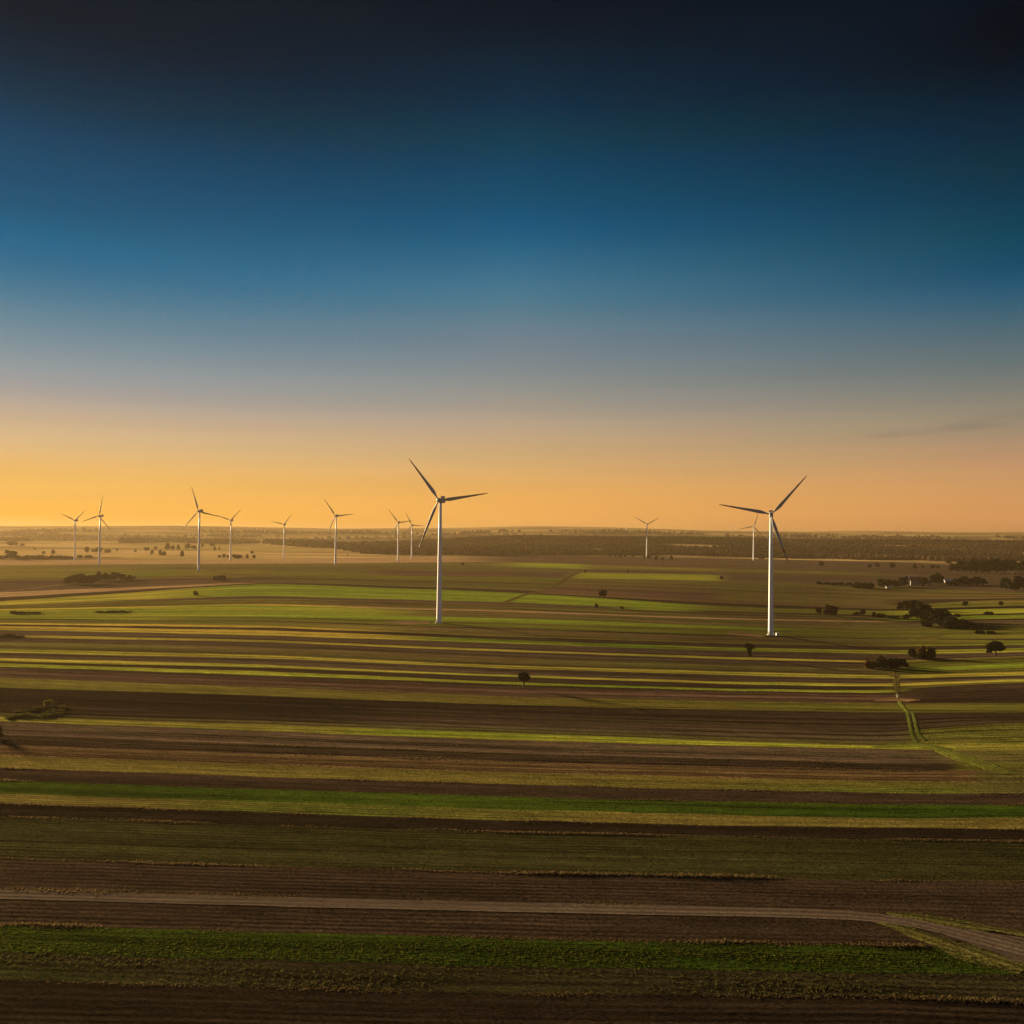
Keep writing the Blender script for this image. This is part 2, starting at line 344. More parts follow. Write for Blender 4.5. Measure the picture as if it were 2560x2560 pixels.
# top edge of each strip at the XK pixels, then the strip's cover as (until px, material)
STRIPS = [
 ([1399, 1399, 1388, 1395, 1405, 1412, 1420], [(250, 'straw'), (720, 'straw'), (1180, 'straw'), (B, 'soil')]),
 ([1413, 1409, 1405, 1421, 1432, 1436, 1440], [(120, 'olive'), (640, 'olive_brown'), (1270, 'olive_brown'), (1400, 'ygreen'), (1470, 'olive_brown'), (1800, 'olive'), (2220, 'olive_brown'), (B, 'soil')]),
 ([1419, 1418, 1417, 1430, 1441, 1448, 1452], [(350, 'olive'), (900, 'olive_brown'), (1450, 'olive_brown'), (B, 'soil')]),
 ([1428, 1424, 1429, 1437, 1450, 1457, 1463], [(900, 'olive'), (1420, 'soil_red'), (1800, 'ygreen'), (B, 'soil')]),
 ([1440, 1432, 1443, 1451, 1465, 1474, 1481], [(750, 'olive'), (1395, 'green_mid'), (2250, 'soil_olive'), (B, 'olive_brown')]),
 ([1451.4, 1442, 1453.5, 1468, 1485, 1488, 1488], [(740, 'soil'), (1380, 'olive_brown'), (1790, 'soil_olive'), (2250, 'soil_olive'), (B, 'soil_olive')]),
 ([1464, 1448, 1462, 1483, 1500, 1497, 1495], [(740, 'soil'), (1360, 'olive_brown'), (1790, 'soil_red'), (2230, 'soil_olive'), (B, 'soil_dark')]),
 ([1481.4, 1454.5, 1474, 1502, 1517, 1503, 1498], [(620, 'straw'), (1330, 'soil_dark'), (2240, 'orange'), (B, 'olive')]),
 ([1494, 1456.5, 1479, 1508, 1523, 1518, 1515], [(540, 'soil_dark'), (1340, 'soil_dark'), (2240, 'soil_dark'), (B, 'soil_black')]),
 ([1504, 1458, 1481, 1515.6, 1528, 1524, 1520], [(430, 'yellow'), (520, 'ygreen'), (1740, 'green'), (2240, 'green_mid'), (B, 'ygreen')]),
 ([1512.5, 1488.7, 1506.3, 1528, 1540, 1536, 1532], [(350, 'olive'), (1560, 'soil'), (1720, 'green'), (2240, 'soil_dark'), (B, 'soil_black')]),
 ([1515, 1495.3, 1512, 1532, 1543, 1540, 1536], [(520, 'olive'), (800, 'olive'), (2240, 'soil_olive'), (B, 'ygreen')]),
 ([1523, 1509.4, 1526, 1545.6, 1553, 1549, 1546], [(900, 'gold'), (2240, 'straw'), (B, 'soil_black')]),
 ([1526, 1512.5, 1530, 1548, 1556, 1552, 1549], [(1000, 'ygreen'), (2240, 'soil_olive'), (B, 'soil')]),
 ([1530, 1520, 1536, 1555, 1565, 1560, 1556], [(1000, 'ygreen'), (2240, 'soil_olive'), (B, 'olive_brown')]),
 ([1534, 1533, 1545, 1565, 1576, 1570, 1566], [(600, 'ygreen'), (2000, 'green'), (B, 'green_mid')]),
 ([1540, 1541, 1556, 1571, 1583, 1580, 1578], [(420, 'ygreen'), (2150, 'green_mid'), (B, 'green_mid')]),
 ([1546.7, 1550.4, 1570.5, 1589, 1596, 1597, 1597], [(B, 'soil_dark')]),
 ([1548.4, 1553, 1574, 1591, 1598, 1600, 1600], [(1000, 'olive'), (2240, 'soil_olive'), (B, 'olive')]),
 ([1557, 1563, 1588, 1604, 1612, 1610, 1608], [(900, 'gold'), (2240, 'olive'), (B, 'ygreen')]),
 ([1561, 1568.4, 1592, 1608.8, 1616, 1614, 1612], [(B, 'soil_dark')]),
 ([1565.3, 1574.6, 1600.5, 1618, 1626, 1623, 1620], [(1000, 'gold'), (2240, 'ygreen'), (B, 'ygreen')]),
 ([1574.6, 1587.7, 1609, 1626.4, 1636, 1633, 1628.5], [(B, 'soil')]),
 ([1587, 1599.5, 1625, 1642, 1653, 1645, 1641], [(60, 'soil'), (2180, 'yellow'), (B, 'olive')]),
 ([1593, 1604.6, 1629.5, 1647, 1658, 1648, 1643], [(2240, 'soil'), (B, 'green_mid')]),
 ([1605, 1618, 1644, 1660, 1672, 1663, 1656], [(2240, 'soil_olive'), (B, 'green')]),
 ([1614, 1628, 1654, 1669, 1681, 1674, 1668], [(2240, 'olive_brown'), (B, 'green_mid')]),
 ([1622, 1637.8, 1664.7, 1678, 1689, 1684, 1680], [(B, 'yellow')]),
 ([1631, 1645, 1671, 1687.5, 1697, 1692, 1688.5], [(B, 'soil')]),
 ([1645, 1661.6, 1688.5, 1703, 1711, 1702, 1697], [(2240, 'yellow'), (B, 'yellow')]),
 ([1653.3, 1669, 1692.6, 1710, 1717, 1708, 1703], [(2240, 'soil_dark'), (B, 'olive')]),
 ([1658.5, 1678, 1705, 1721.6, 1726, 1712, 1706], [(2240, 'ygreen'), (B, 'soil_dark')]),
 ([1666.7, 1687.5, 1711, 1726, 1734, 1716, 1709], [(B, 'soil_dark')]),
 ([1673, 1694, 1718, 1732, 1740, 1726, 1720], [(2250, 'soil_red'), (B, 'soil_dark')]),
 ([1694.7, 1717.5, 1742, 1753, 1758, 1759, 1757], [(B, 'olive')]),
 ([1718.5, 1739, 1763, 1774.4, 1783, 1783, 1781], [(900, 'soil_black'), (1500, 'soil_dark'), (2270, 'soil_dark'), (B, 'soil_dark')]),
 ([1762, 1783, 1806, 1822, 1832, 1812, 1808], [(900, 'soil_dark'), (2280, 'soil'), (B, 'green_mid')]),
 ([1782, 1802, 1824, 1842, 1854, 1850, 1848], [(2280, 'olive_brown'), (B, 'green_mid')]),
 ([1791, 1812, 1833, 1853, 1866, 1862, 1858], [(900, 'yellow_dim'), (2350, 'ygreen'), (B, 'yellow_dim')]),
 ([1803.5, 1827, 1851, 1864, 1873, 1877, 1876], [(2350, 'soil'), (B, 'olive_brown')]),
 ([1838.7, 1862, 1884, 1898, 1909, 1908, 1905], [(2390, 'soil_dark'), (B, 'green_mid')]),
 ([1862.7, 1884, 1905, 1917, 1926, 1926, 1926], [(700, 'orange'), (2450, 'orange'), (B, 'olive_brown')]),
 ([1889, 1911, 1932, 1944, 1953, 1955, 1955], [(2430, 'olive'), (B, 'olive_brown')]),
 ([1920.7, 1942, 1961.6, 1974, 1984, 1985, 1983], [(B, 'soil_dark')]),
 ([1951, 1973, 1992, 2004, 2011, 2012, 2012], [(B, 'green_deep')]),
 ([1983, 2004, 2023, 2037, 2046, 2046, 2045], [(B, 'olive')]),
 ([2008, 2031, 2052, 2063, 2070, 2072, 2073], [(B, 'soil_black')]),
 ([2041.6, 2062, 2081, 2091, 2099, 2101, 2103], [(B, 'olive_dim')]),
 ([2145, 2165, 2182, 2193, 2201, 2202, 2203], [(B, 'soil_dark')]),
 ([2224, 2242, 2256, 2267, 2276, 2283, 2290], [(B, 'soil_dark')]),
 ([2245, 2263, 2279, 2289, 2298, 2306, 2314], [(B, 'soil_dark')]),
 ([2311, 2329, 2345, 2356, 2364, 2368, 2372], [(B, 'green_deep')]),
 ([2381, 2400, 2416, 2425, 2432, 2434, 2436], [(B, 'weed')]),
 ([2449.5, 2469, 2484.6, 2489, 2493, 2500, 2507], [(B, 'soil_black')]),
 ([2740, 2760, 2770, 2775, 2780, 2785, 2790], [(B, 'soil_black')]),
]
# thin sub-strips: headlands, wheelings and single drill widths inside the middle-distance strips
_r2 = random.Random(21); _new = []
for _k in list(PAL):
    _p = PAL[_k]
    PAL[_k + '_dk'] = tuple(v * (.5 if q != 3 else 1) for q, v in enumerate(_p)); PAL[_k + '_lt'] = tuple(v * (1.4 if q != 3 else 1) for q, v in enumerate(_p))
    PAL[_k + '_gr'] = tuple(v * m for v, m in zip(_p, (.95, 1.05, .9, 1, .95, 1.05, .9, .95, 1.05, .9)))
for (ka, sa), (kb, _) in zip(STRIPS[:-1], STRIPS[1:]):
    _new.append((ka, sa))
    if not (1405 < ka[0] < 1880): continue
    th_ = sum(b - a for a, b in zip(ka, kb)) / 7
    n_ = int(min(4, th_ // 5.5))
    for q in range(n_):
        f0 = (q + .35 + .3 * _r2.random()) / (n_ + .0) * .94
        wd_ = (.8 + 1.0 * _r2.random()) * (1 + (ka[0] - 1400) / 500)
        var = _r2.choice(['_dk', '_dk', '_lt', '_gr'])
        k1 = [a + (b - a) * f0 for a, b in zip(ka, kb)]; k2 = [min(v + wd_, b - .5) for v, b in zip(k1, kb)]
        _new.append((k1, [(e, m + var) for e, m in sa]))
        _new.append((k2, [(e, m + (_r2.choice(['', '', '_gr']))) for e, m in sa]))
_new.append(STRIPS[-1]); STRIPS = _new
XS = np.arange(-520, 3081, 20.0)
def line_px(keys, x):
    x = np.asarray(x, float)
    def raw(q):
        y = np.interp(q, XK, keys)
        sl = np.clip((keys[1] - keys[0]) / 650, -.035, .035); sr = np.clip((keys[6] - keys[4]) / 330, -.012, .03)
        y = np.where(q < 0, keys[0] + sl * q, y); y = np.where(q > 2560, keys[6] + sr * (q - 2560), y)
        return y
    return sum(raw(x + o) * wgt for o, wgt in ((-120, .1), (-60, .2), (0, .4), (60, .2), (120, .1)))
rows_y = []
for i, (k, _) in enumerate(STRIPS):
    y = line_px(k, XS)
    a = .35 + .0011 * (y.mean() - 1400)
    y = y + a * (np.sin(XS / 137 + i * 1.7) + .6 * np.sin(XS / 53 + i * 3.1)) * .6
    nzz = np.convolve(RNG.normal(0, 1, len(XS) + 4), [.15, .25, .2, .25, .15], 'valid')
    y = y + nzz * (.25 + .0009 * max(0, y.mean() - 1400))
    if rows_y: y = np.maximum(y, rows_y[-1] + .55)
    rows_y.append(y)
rowsV = []; rowStrip = []
for i, y in enumerate(rows_y):
    P = pix(XS, y)
    if i == 0: rowsV.append(P); continue
    prev = rowsV[-1]
    gap = np.abs(P[len(XS) // 2, 1] - prev[len(XS) // 2, 1])
    nsub = int(np.clip(round(gap / 12), 1, 7))
    for sidx in range(1, nsub + 1):
        t = sidx / nsub; Q = prev * (1 - t) + P * t; Q[:, 2] = terrain(Q[:, 0], Q[:, 1])
        rowsV.append(Q); rowStrip.append(i - 1)
nearV = np.array(rowsV)                                  # far -> near
# behind and under the camera
last = nearV[-1]
for dy in (40, 120, 300):
    Q = last.copy(); Q[:, 1] -= dy; Q[:, 0] *= 1 + dy / 60; Q[:, 2] = terrain(Q[:, 0], Q[:, 1])
    nearV = np.concatenate([nearV, Q[None]]); rowStrip.append(len(STRIPS) - 1)
# beyond the strips, out to the hills
first = nearV[0]; dirs = first[:, :2] / first[:, 1:2]
far_rows = []
y0 = first[:, 1]
for t in np.linspace(0, 1, 90)[1:]:
    yy = y0 * (13000 / y0) ** t
    X = dirs[:, 0] * yy; far_rows.append(np.stack([X, yy, terrain(X, yy)], 1))
farV = np.array(far_rows)[::-1]
ALL = np.concatenate([farV, nearV])
nR, nC = ALL.shape[:2]
V = ALL.reshape(-1, 3)
# UV in metres: along the row / across it
du = np.zeros((nR, nC)); du[:, 1:] = np.cumsum(np.linalg.norm(np.diff(ALL[:, :, :2], axis=1), axis=2), axis=1)
dv = np.zeros((nR, nC)); dv[1:] = np.cumsum(np.linalg.norm(np.diff(ALL[:, :, :2], axis=0), axis=2), axis=0)
dv = np.repeat(dv[:, nC // 2:nC // 2 + 1], nC, 1)
UV = np.stack([du, dv], 2).reshape(-1, 2)
idx = np.arange(nR * nC).reshape(nR, nC)
quads = np.stack([idx[1:, :-1], idx[1:, 1:], idx[:-1, 1:], idx[:-1, :-1]], 2)   # counter-clockwise from above
nfar = len(farV)
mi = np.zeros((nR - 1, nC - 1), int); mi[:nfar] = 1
PATH_Y = [1423, 1435, 1457, 1476, 1481, 1488, 1499, 1509]; PATH_X = [1468, 1436, 1400, 1362, 1340, 1308, 1280, 1258]
cov = np.zeros((nR - 1, nC, 10), np.float32)
for r in range(nfar, nR - 1):
    si = rowStrip[r - nfar] if r - nfar < len(rowStrip) else len(STRIPS) - 1
    segs = STRIPS[si][1]
    acc = np.tile(np.array(PAL[segs[0][1]]), (nC, 1))
    for (e, _), (_, nxt) in zip(segs[:-1], segs[1:]):
        soft = 120 if e < 1250 else 70
        if STRIPS[si][0][2] < 1507 and 1320 <= e <= 1480: e = float(np.interp(rows_y[si][95], PATH_Y, PATH_X)); soft = 20
        elif e in (1470, 1790, 1800, 2390, 2450): soft = 24
        t = sstep(e - soft, e + soft, XS + 14 * np.sin(r * 1.3 + si))[:, None]
        acc = acc * (1 - t) + np.array(PAL[nxt])[None] * t
    cov[r] = acc
# the plain and hills beyond, colours paled to stand in for haze
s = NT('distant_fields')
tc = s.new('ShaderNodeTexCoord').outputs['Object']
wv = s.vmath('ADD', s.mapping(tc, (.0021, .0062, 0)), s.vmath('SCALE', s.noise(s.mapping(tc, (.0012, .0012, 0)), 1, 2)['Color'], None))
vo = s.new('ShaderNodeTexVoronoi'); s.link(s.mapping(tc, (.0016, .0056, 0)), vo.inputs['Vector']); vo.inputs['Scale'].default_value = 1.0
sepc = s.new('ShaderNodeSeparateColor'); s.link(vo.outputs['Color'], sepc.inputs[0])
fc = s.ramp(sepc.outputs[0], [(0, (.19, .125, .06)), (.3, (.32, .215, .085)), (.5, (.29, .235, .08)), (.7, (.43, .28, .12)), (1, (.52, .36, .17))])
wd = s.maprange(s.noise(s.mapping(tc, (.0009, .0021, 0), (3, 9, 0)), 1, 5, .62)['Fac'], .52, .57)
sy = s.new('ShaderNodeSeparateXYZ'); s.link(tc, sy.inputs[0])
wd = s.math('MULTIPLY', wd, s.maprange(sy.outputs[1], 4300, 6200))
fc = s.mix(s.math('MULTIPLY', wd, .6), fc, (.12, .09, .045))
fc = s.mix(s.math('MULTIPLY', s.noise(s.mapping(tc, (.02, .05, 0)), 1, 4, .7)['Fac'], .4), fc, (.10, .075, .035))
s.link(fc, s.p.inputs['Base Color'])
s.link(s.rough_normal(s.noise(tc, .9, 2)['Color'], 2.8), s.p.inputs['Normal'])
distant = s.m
s = NT('farmland')
uvn = s.new('ShaderNodeUVMap', uv_map='UVMap').outputs[0]
atr = [s.new('ShaderNodeAttribute', attribute_name=q) for q in ('cover', 'cover_light', 'cover_patch', 'roughness_k')]
farmland = farm_shader(s, uvn, atr[0].outputs['Color'], atr[1].outputs['Color'], atr[2].outputs['Color'], atr[3].outputs['Fac'])
# wide skirt all round, a little lower, same sheet
gx = np.concatenate([-np.geomspace(13500, 60, 40), [0], np.geomspace(60, 13500, 40)])
gy = np.concatenate([-np.geomspace(4000, 60, 20), [0], np.geomspace(60, 13500, 60)])
GX, GY = np.meshgrid(gx, gy)
GV = np.stack([GX, GY, terrain(GX, GY) - np.clip(np.hypot(GX, GY) * .004, 2, 40)], 2).reshape(-1, 3)
gi = np.arange(len(GV)).reshape(len(gy), len(gx)) + len(V)
gq = np.stack([gi[:-1, :-1], gi[:-1, 1:], gi[1:, 1:], gi[1:, :-1]], 2).reshape(-1, 4)
allq = np.concatenate([quads.reshape(-1, 4), gq])
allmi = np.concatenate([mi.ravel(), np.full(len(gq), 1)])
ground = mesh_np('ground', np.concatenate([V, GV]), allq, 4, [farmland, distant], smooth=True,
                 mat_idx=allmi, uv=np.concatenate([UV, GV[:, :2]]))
cq = np.concatenate([np.stack([cov[:, :-1], cov[:, 1:], cov[:, 1:], cov[:, :-1]], 2).reshape(-1, 10), np.tile(np.array(PAL['soil'], np.float32), (len(gq) * 4, 1))])
for nm_, sl in (('cover', (0, 1, 2)), ('cover_light', (4, 5, 6)), ('cover_patch', (7, 8, 9))):
    a_ = ground.data.attributes.new(nm_, 'FLOAT_COLOR', 'CORNER')
    a_.data.foreach_set('color', np.c_[cq[:, sl], np.ones(len(cq))].astype(np.float32).ravel())
a_ = ground.data.attributes.new('roughness_k', 'FLOAT', 'CORNER'); a_.data.foreach_set('value', cq[:, 3].astype(np.float32))
tag(ground, 'rolling farmland in long ploughed brown and green crop strips', None, None, 'structure')
del ground['label']; ground['label'] = 'rolling farmland in long ploughed brown and green crop strips'

# ------------------------------------------------------------------ road, paths, pads
def ribbon(name, pts, wid, mat, lift=.06, step=12, jag=.12):
    """pts: pixel polyline (x, y); wid: metres (or list); follows the ground"""
    P = pix([p[0] for p in pts], [p[1] for p in pts])[:, :2]
    seg = np.r_[0, np.cumsum(np.linalg.norm(np.diff(P, axis=0), axis=1))]
    n = max(3, int(seg[-1] / step)); t = np.linspace(0, seg[-1], n)
    x = np.interp(t, seg, P[:, 0]); y = np.interp(t, seg, P[:, 1])
    for _ in range(3):
        x[1:-1] = (x[:-2] + 2 * x[1:-1] + x[2:]) / 4; y[1:-1] = (y[:-2] + 2 * y[1:-1] + y[2:]) / 4
    ww = np.interp(t, seg, wid) if isinstance(wid, (list, tuple)) else np.full(n, float(wid))
    d = np.stack([np.gradient(x), np.gradient(y)], 1); d /= np.linalg.norm(d, axis=1)[:, None]
    nrm = np.stack([-d[:, 1], d[:, 0]], 1)
    rows = []
    ks = (-1, -.5, 0, .5, 1)
    for k in ks:
        o = k * ww * .5 * (1 + (RNG.normal(0, jag, n) if abs(k) == 1 else 0))
        q = np.stack([x, y], 1) + nrm * o[:, None]
        rows.append(np.c_[q, terrain(q[:, 0], q[:, 1]) + lift])
    Vv = np.array(rows); nr, nc = Vv.shape[:2]
    ii = np.arange(nr * nc).reshape(nr, nc)
    qd = np.stack([ii[:-1, :-1], ii[:-1, 1:], ii[1:, 1:], ii[1:, :-1]], 2).reshape(-1, 4)
    uv = np.stack([np.repeat(t[None], nr, 0), np.repeat(np.array(ks)[:, None], nc, 1) * ww[None] * .5], 2).reshape(-1, 2)
    v = Vv.reshape(-1, 3)
    a, b, c_ = v[qd[0][0]], v[qd[0][1]], v[qd[0][2]]
    if np.cross(b - a, c_ - a)[2] < 0: qd = qd[:, ::-1]
    return mesh_np(name, v, qd, 4, [mat], smooth=True, uv=uv)
fm('gravel', (.070, .050, .037), (.105, .077, .058), k=1.0, speck=.1)
fm('dirt', (.12, .075, .040), (.17, .11, .06), k=1.6)
fm('track_green', (.052, .062, .013), (.088, .100, .019), k=3)
fm('ygreen', (.065, .078, .014), (.125, .132, .022), k=3)
fm('olive_brown', (.064, .05, .015), (.100, .08, .022), k=2.6)
fm('soil_olive', (.060, .040, .014), (.098, .070, .022), k=2.6)
fm('straw', (.12, .07, .034), (.18, .105, .05), k=2.2)
fm('verge', (.040, .040, .012), (.085, .075, .020), k=3)
def roadpts():
    up_ = [2224, 2242, 2256, 2267, 2275]; lo = [2245, 2263, 2279, 2289, 2297]
    return [(-500, 2221)] + [(x, .5 * (a + b) + 1) for x, a, b in zip([0, 650, 1280, 1800, 2160], up_, lo)] + [(2260, 2295), (2345, 2318), (2430, 2345), (2560, 2378), (2760, 2420), (2960, 2470)]
road = ribbon('road', roadpts(), [4.6] * 6 + [4.0, 3.6, 6.5, 12, 14, 15], MATS['gravel'], lift=.07, step=6, jag=.03)
tag(road, 'grey gravel farm track crossing the dark fields', None, None, 'structure')
vg = ribbon('grass_verge', [(2215, 2282), (2290, 2287), (2370, 2306), (2450, 2325), (2560, 2337), (2700, 2350)], [1, 5, 6, 5, 2.5, 2], MATS['verge'], lift=.05, step=4, jag=.3)
tag(vg, 'dry grass verge along the bend of the farm track', None, None, 'structure')
vg2 = ribbon('grass_verge', [(2180, 2300), (2260, 2312), (2330, 2345), (2390, 2368), (2470, 2395), (2560, 2425)], [1, 5, 7, 8, 8, 5], MATS['verge'], lift=.04, step=4, jag=.3)
tag(vg2, 'grassy corner on the near side of the farm track', None, None, 'structure')
def path(pts, wid, m, label, lift=.08, **k):
    o = ribbon('path', pts, wid, MATS[m], lift=lift, **k); tag(o, label, None, None, 'structure')
path([(1258, 1509), (1280, 1499), (1308, 1488), (1340, 1481), (1362, 1476), (1400, 1457), (1436, 1435), (1468, 1423)], 7, 'soil_olive', 'diagonal dirt path between the green fields', lift=.15)
path([(-40, 1484), (60, 1473), (159, 1461)], 7, 'straw', 'pale path leading to the bush clump', lift=.15)
path([(2268, 1782), (2274, 1810), (2280, 1840), (2292, 1856)], 1.5, 'track_green', 'left wheel rut of the green track', step=3)
path([(2282, 1782), (2288, 1810), (2296, 1838), (2312, 1852)], 1.5, 'track_green', 'right wheel rut of the green track', step=3)
path([(2180, 1868), (2290, 1860), (2345, 1868), (2390, 1886), (2450, 1912), (2520, 1935)], [2, 7, 9, 8, 9, 6], 'ygreen', 'grassy track bending down across the valley', step=4, jag=.3)
path([(2232, 1676), (2238, 1700), (2243, 1742)], [6, 3.4, 2.2], 'olive_brown', 'pale grass track above the white post', step=4, jag=.4)
path([(2244, 1748), (2256, 1766), (2272, 1784)], [2, 2.2, 2.4], 'ygreen', 'faint grass track from the white post to the wheel ruts', step=4, jag=.3)
path([(2185, 1752), (2240, 1748), (2300, 1750)], [2, 11, 2], 'straw', 'bare sandy patch around the white post', step=3, jag=.3)
path([(2230, 1590), (2300, 1600), (2360, 1585)], [4, 16, 4], 'olive_brown', 'scrubby grass in the valley floor', step=6, jag=.4)
path([(960, 1555), (1010, 1556), (1075, 1557)], [6, 26, 20], 'dirt', 'bare crane pad beside the middle turbine', step=5, jag=.2)
path([(1815, 1583), (1850, 1586), (1900, 1588)], [6, 26, 18], 'straw', 'bare crane pad beside the right-hand turbine', step=5, jag=.2)

# ------------------------------------------------------------------ wind turbines
white = simple_mat('turbine_white', (.68, .68, .72), .45, .05, .15)
dim_white = simple_mat('turbine_white_dimmed', (.27, .28, .30), .45, .05, .3)  # same white, darkened in colour to imitate shade on rotor and nacelle
red = simple_mat('marking_red', (.30, .030, .022), .5, .1, .5)
lamp_red = simple_mat('lamp_housing', (.35, .05, .04), .4, .1, 2)
steel = simple_mat('steel', (.22, .22, .23), .5, .1, 1)
concrete = simple_mat('concrete', (.32, .30, .27), .9, .15, .6)
TH, HUB_R = 104.0, 44.5
def circ(r, z, n=28, cx=0, cy=0): return [(cx + r * math.cos(2 * math.pi * k / n), cy + r * math.sin(2 * math.pi * k / n), z) for k in range(n)]
root0 = empty('wind_turbine', (0, 0, 0))
mb = MB()
zs = [0, 1.2, 22, 22.25, 46, 46.2, 72, 72.2, 101.3]
rad = lambda z: 2.25 - (2.25 - 1.2) * z / 101.3
mb.rings([circ(rad(z) * (1.012 if k in (3, 5, 7) else 1), z) for k, z in enumerate(zs)])
tower = mb.build('tower', white, root0, True)
mb = MB(); mb.rings([circ(3.6, -.8, 20), circ(3.4, .25, 20)]); mb.build('foundation', concrete, root0)
mb = MB()
a0 = R(205)
for st in range(1): pass
mb.box(-.55, .55, -.12, .12, 0, 2.3)
door = mb.build('door', steel, root0); door.location = (2.24 * math.cos(a0), 2.24 * math.sin(a0), 1.0); door.rotation_euler = (0, 0, a0 + math.pi / 2)
mb = MB()
for k in range(5): mb.box(-.7, .7, -1.6 + k * .3, -1.3 + k * .3, 0, .2 * (k + 1))
stairs = mb.build('stairs', steel, root0); stairs.location = (3.2 * math.cos(a0), 3.2 * math.sin(a0), 0); stairs.rotation_euler = (0, 0, a0 + math.pi / 2 + math.pi)
# nacelle: rounded box from y=-2.2 (front) to y=8.6
mb = MB()
def rrect(hw, z0, z1, y, rr=.55, n=5):
    pts = []
    for cx, cz, s0 in ((hw - rr, z1 - rr, 0), (-hw + rr, z1 - rr, 90), (-hw + rr, z0 + rr, 180), (hw - rr, z0 + rr, 270)):
        for k in range(n):
            t = R(s0 + 90 * k / (n - 1)); pts.append((cx + rr * math.cos(t), y, cz + rr * math.sin(t)))
    return pts
mb.rings([rrect(1.1, 102.4, 104.8, -2.5), rrect(1.6, 101.6, 105.5, -1.7), rrect(1.75, 101.3, 105.7, .5), rrect(1.75, 101.5, 105.6, 5.6), rrect(1.65, 102.0, 105.4, 8.2), rrect(1.4, 102.4, 105.1, 8.6)])
nac = mb.build('nacelle', dim_white, root0, False)
mb = MB()
mb.box(-1.6, 1.6, 6.4, 6.6, 105.55, 107.6); mb.box(-1.6, -1.45, 5.4, 6.4, 105.55, 107.4); mb.box(1.45, 1.6, 5.4, 6.4, 105.55, 107.4)
cooler = mb.build('cooler', dim_white, nac)
mb = MB(); mb.tube((-.6, 3.0, 105.5), (-.6, 3.0, 107.6), .09, .06); mb.tube((.6, 3.0, 105.5), (.6, 3.0, 107.2), .09, .06); mb.tube((-.95, 3, 107.5), (-.25, 3, 107.5), .05, .05)
mb.build('sensor_mast', steel, nac)
mb = MB(); mb.rings([circ(.28, 105.6, 10, 0, 1.6), circ(.28, 106.2, 10, 0, 1.6), circ(.15, 106.4, 10, 0, 1.6)]); mb.build('warning_light', lamp_red, nac)
HUB = Vector((0, -4.3, 103.7))
mb = MB()
prof = [(-2.3, .25), (-2.1, .8), (-1.5, 1.35), (-.6, 1.65), (.4, 1.7), (1.3, 1.6), (1.9, 1.45)]
mb.rings([[(r * math.cos(2 * math.pi * k / 24), y, r * math.sin(2 * math.pi * k / 24)) for k in range(24)] for y, r in prof])
hub = mb.build('rotor_hub', dim_white, root0, True); hub.location = HUB
# blade along +z
span = [(.9, 1.0, 1.0, 14), (2.2, 1.0, 1.0, 14), (4.0, 1.35, .75, 13), (6.5, 2.3, .42, 12), (9, 3.0, .30, 10.5), (12, 2.95, .25, 8.5), (16, 2.6, .22, 6.5), (21, 2.2, .2, 4.5), (26, 1.85, .18, 3),
        (31.0, 1.5, .17, 2), (34.3, 1.3, .16, 1.3), (37.6, 1.1, .16, .8), (40.8, .85, .15, .3), (43.2, .55, .15, 0), (44.3, .25, .15, 0), (44.6, .06, .15, 0)]
mb = MB(); rings = []
for z, ch, tk, tw in span:
    ring = []
    n = 16
    for k in range(n):
        t = 2 * math.pi * k / n
        cxx = math.cos(t); thick = math.sin(t)
        fx = (cxx * .5 + (.18 if tk < .9 else 0)) * ch
        fy = thick * .5 * ch * tk * (1 if tk > .9 else (1.1 + .35 * -cxx) / 1.25)
        tt = R(tw + 4); bend = -1.2 * (z / 44) ** 2
        ring.append((fx * math.cos(tt) - fy * math.sin(tt), fx * math.sin(tt) + fy * math.cos(tt) + bend, z))
    rings.append(ring)
bands = []
for i in range(len(span) - 1):
    zmid = .5 * (span[i][0] + span[i + 1][0]); bands.append(1 if (31 < zmid < 34.3 or 37.6 < zmid < 40.8 or zmid > 43.2) else 0)
mb.rings(rings, bands)
blade_me = mb.build('blade', [dim_white, red], root0, True)
blade_me.location = HUB
blades = [blade_me]
for _ in range(2):
    c2 = blade_me.copy(); COL.objects.link(c2); c2.parent = root0; blades.append(c2)

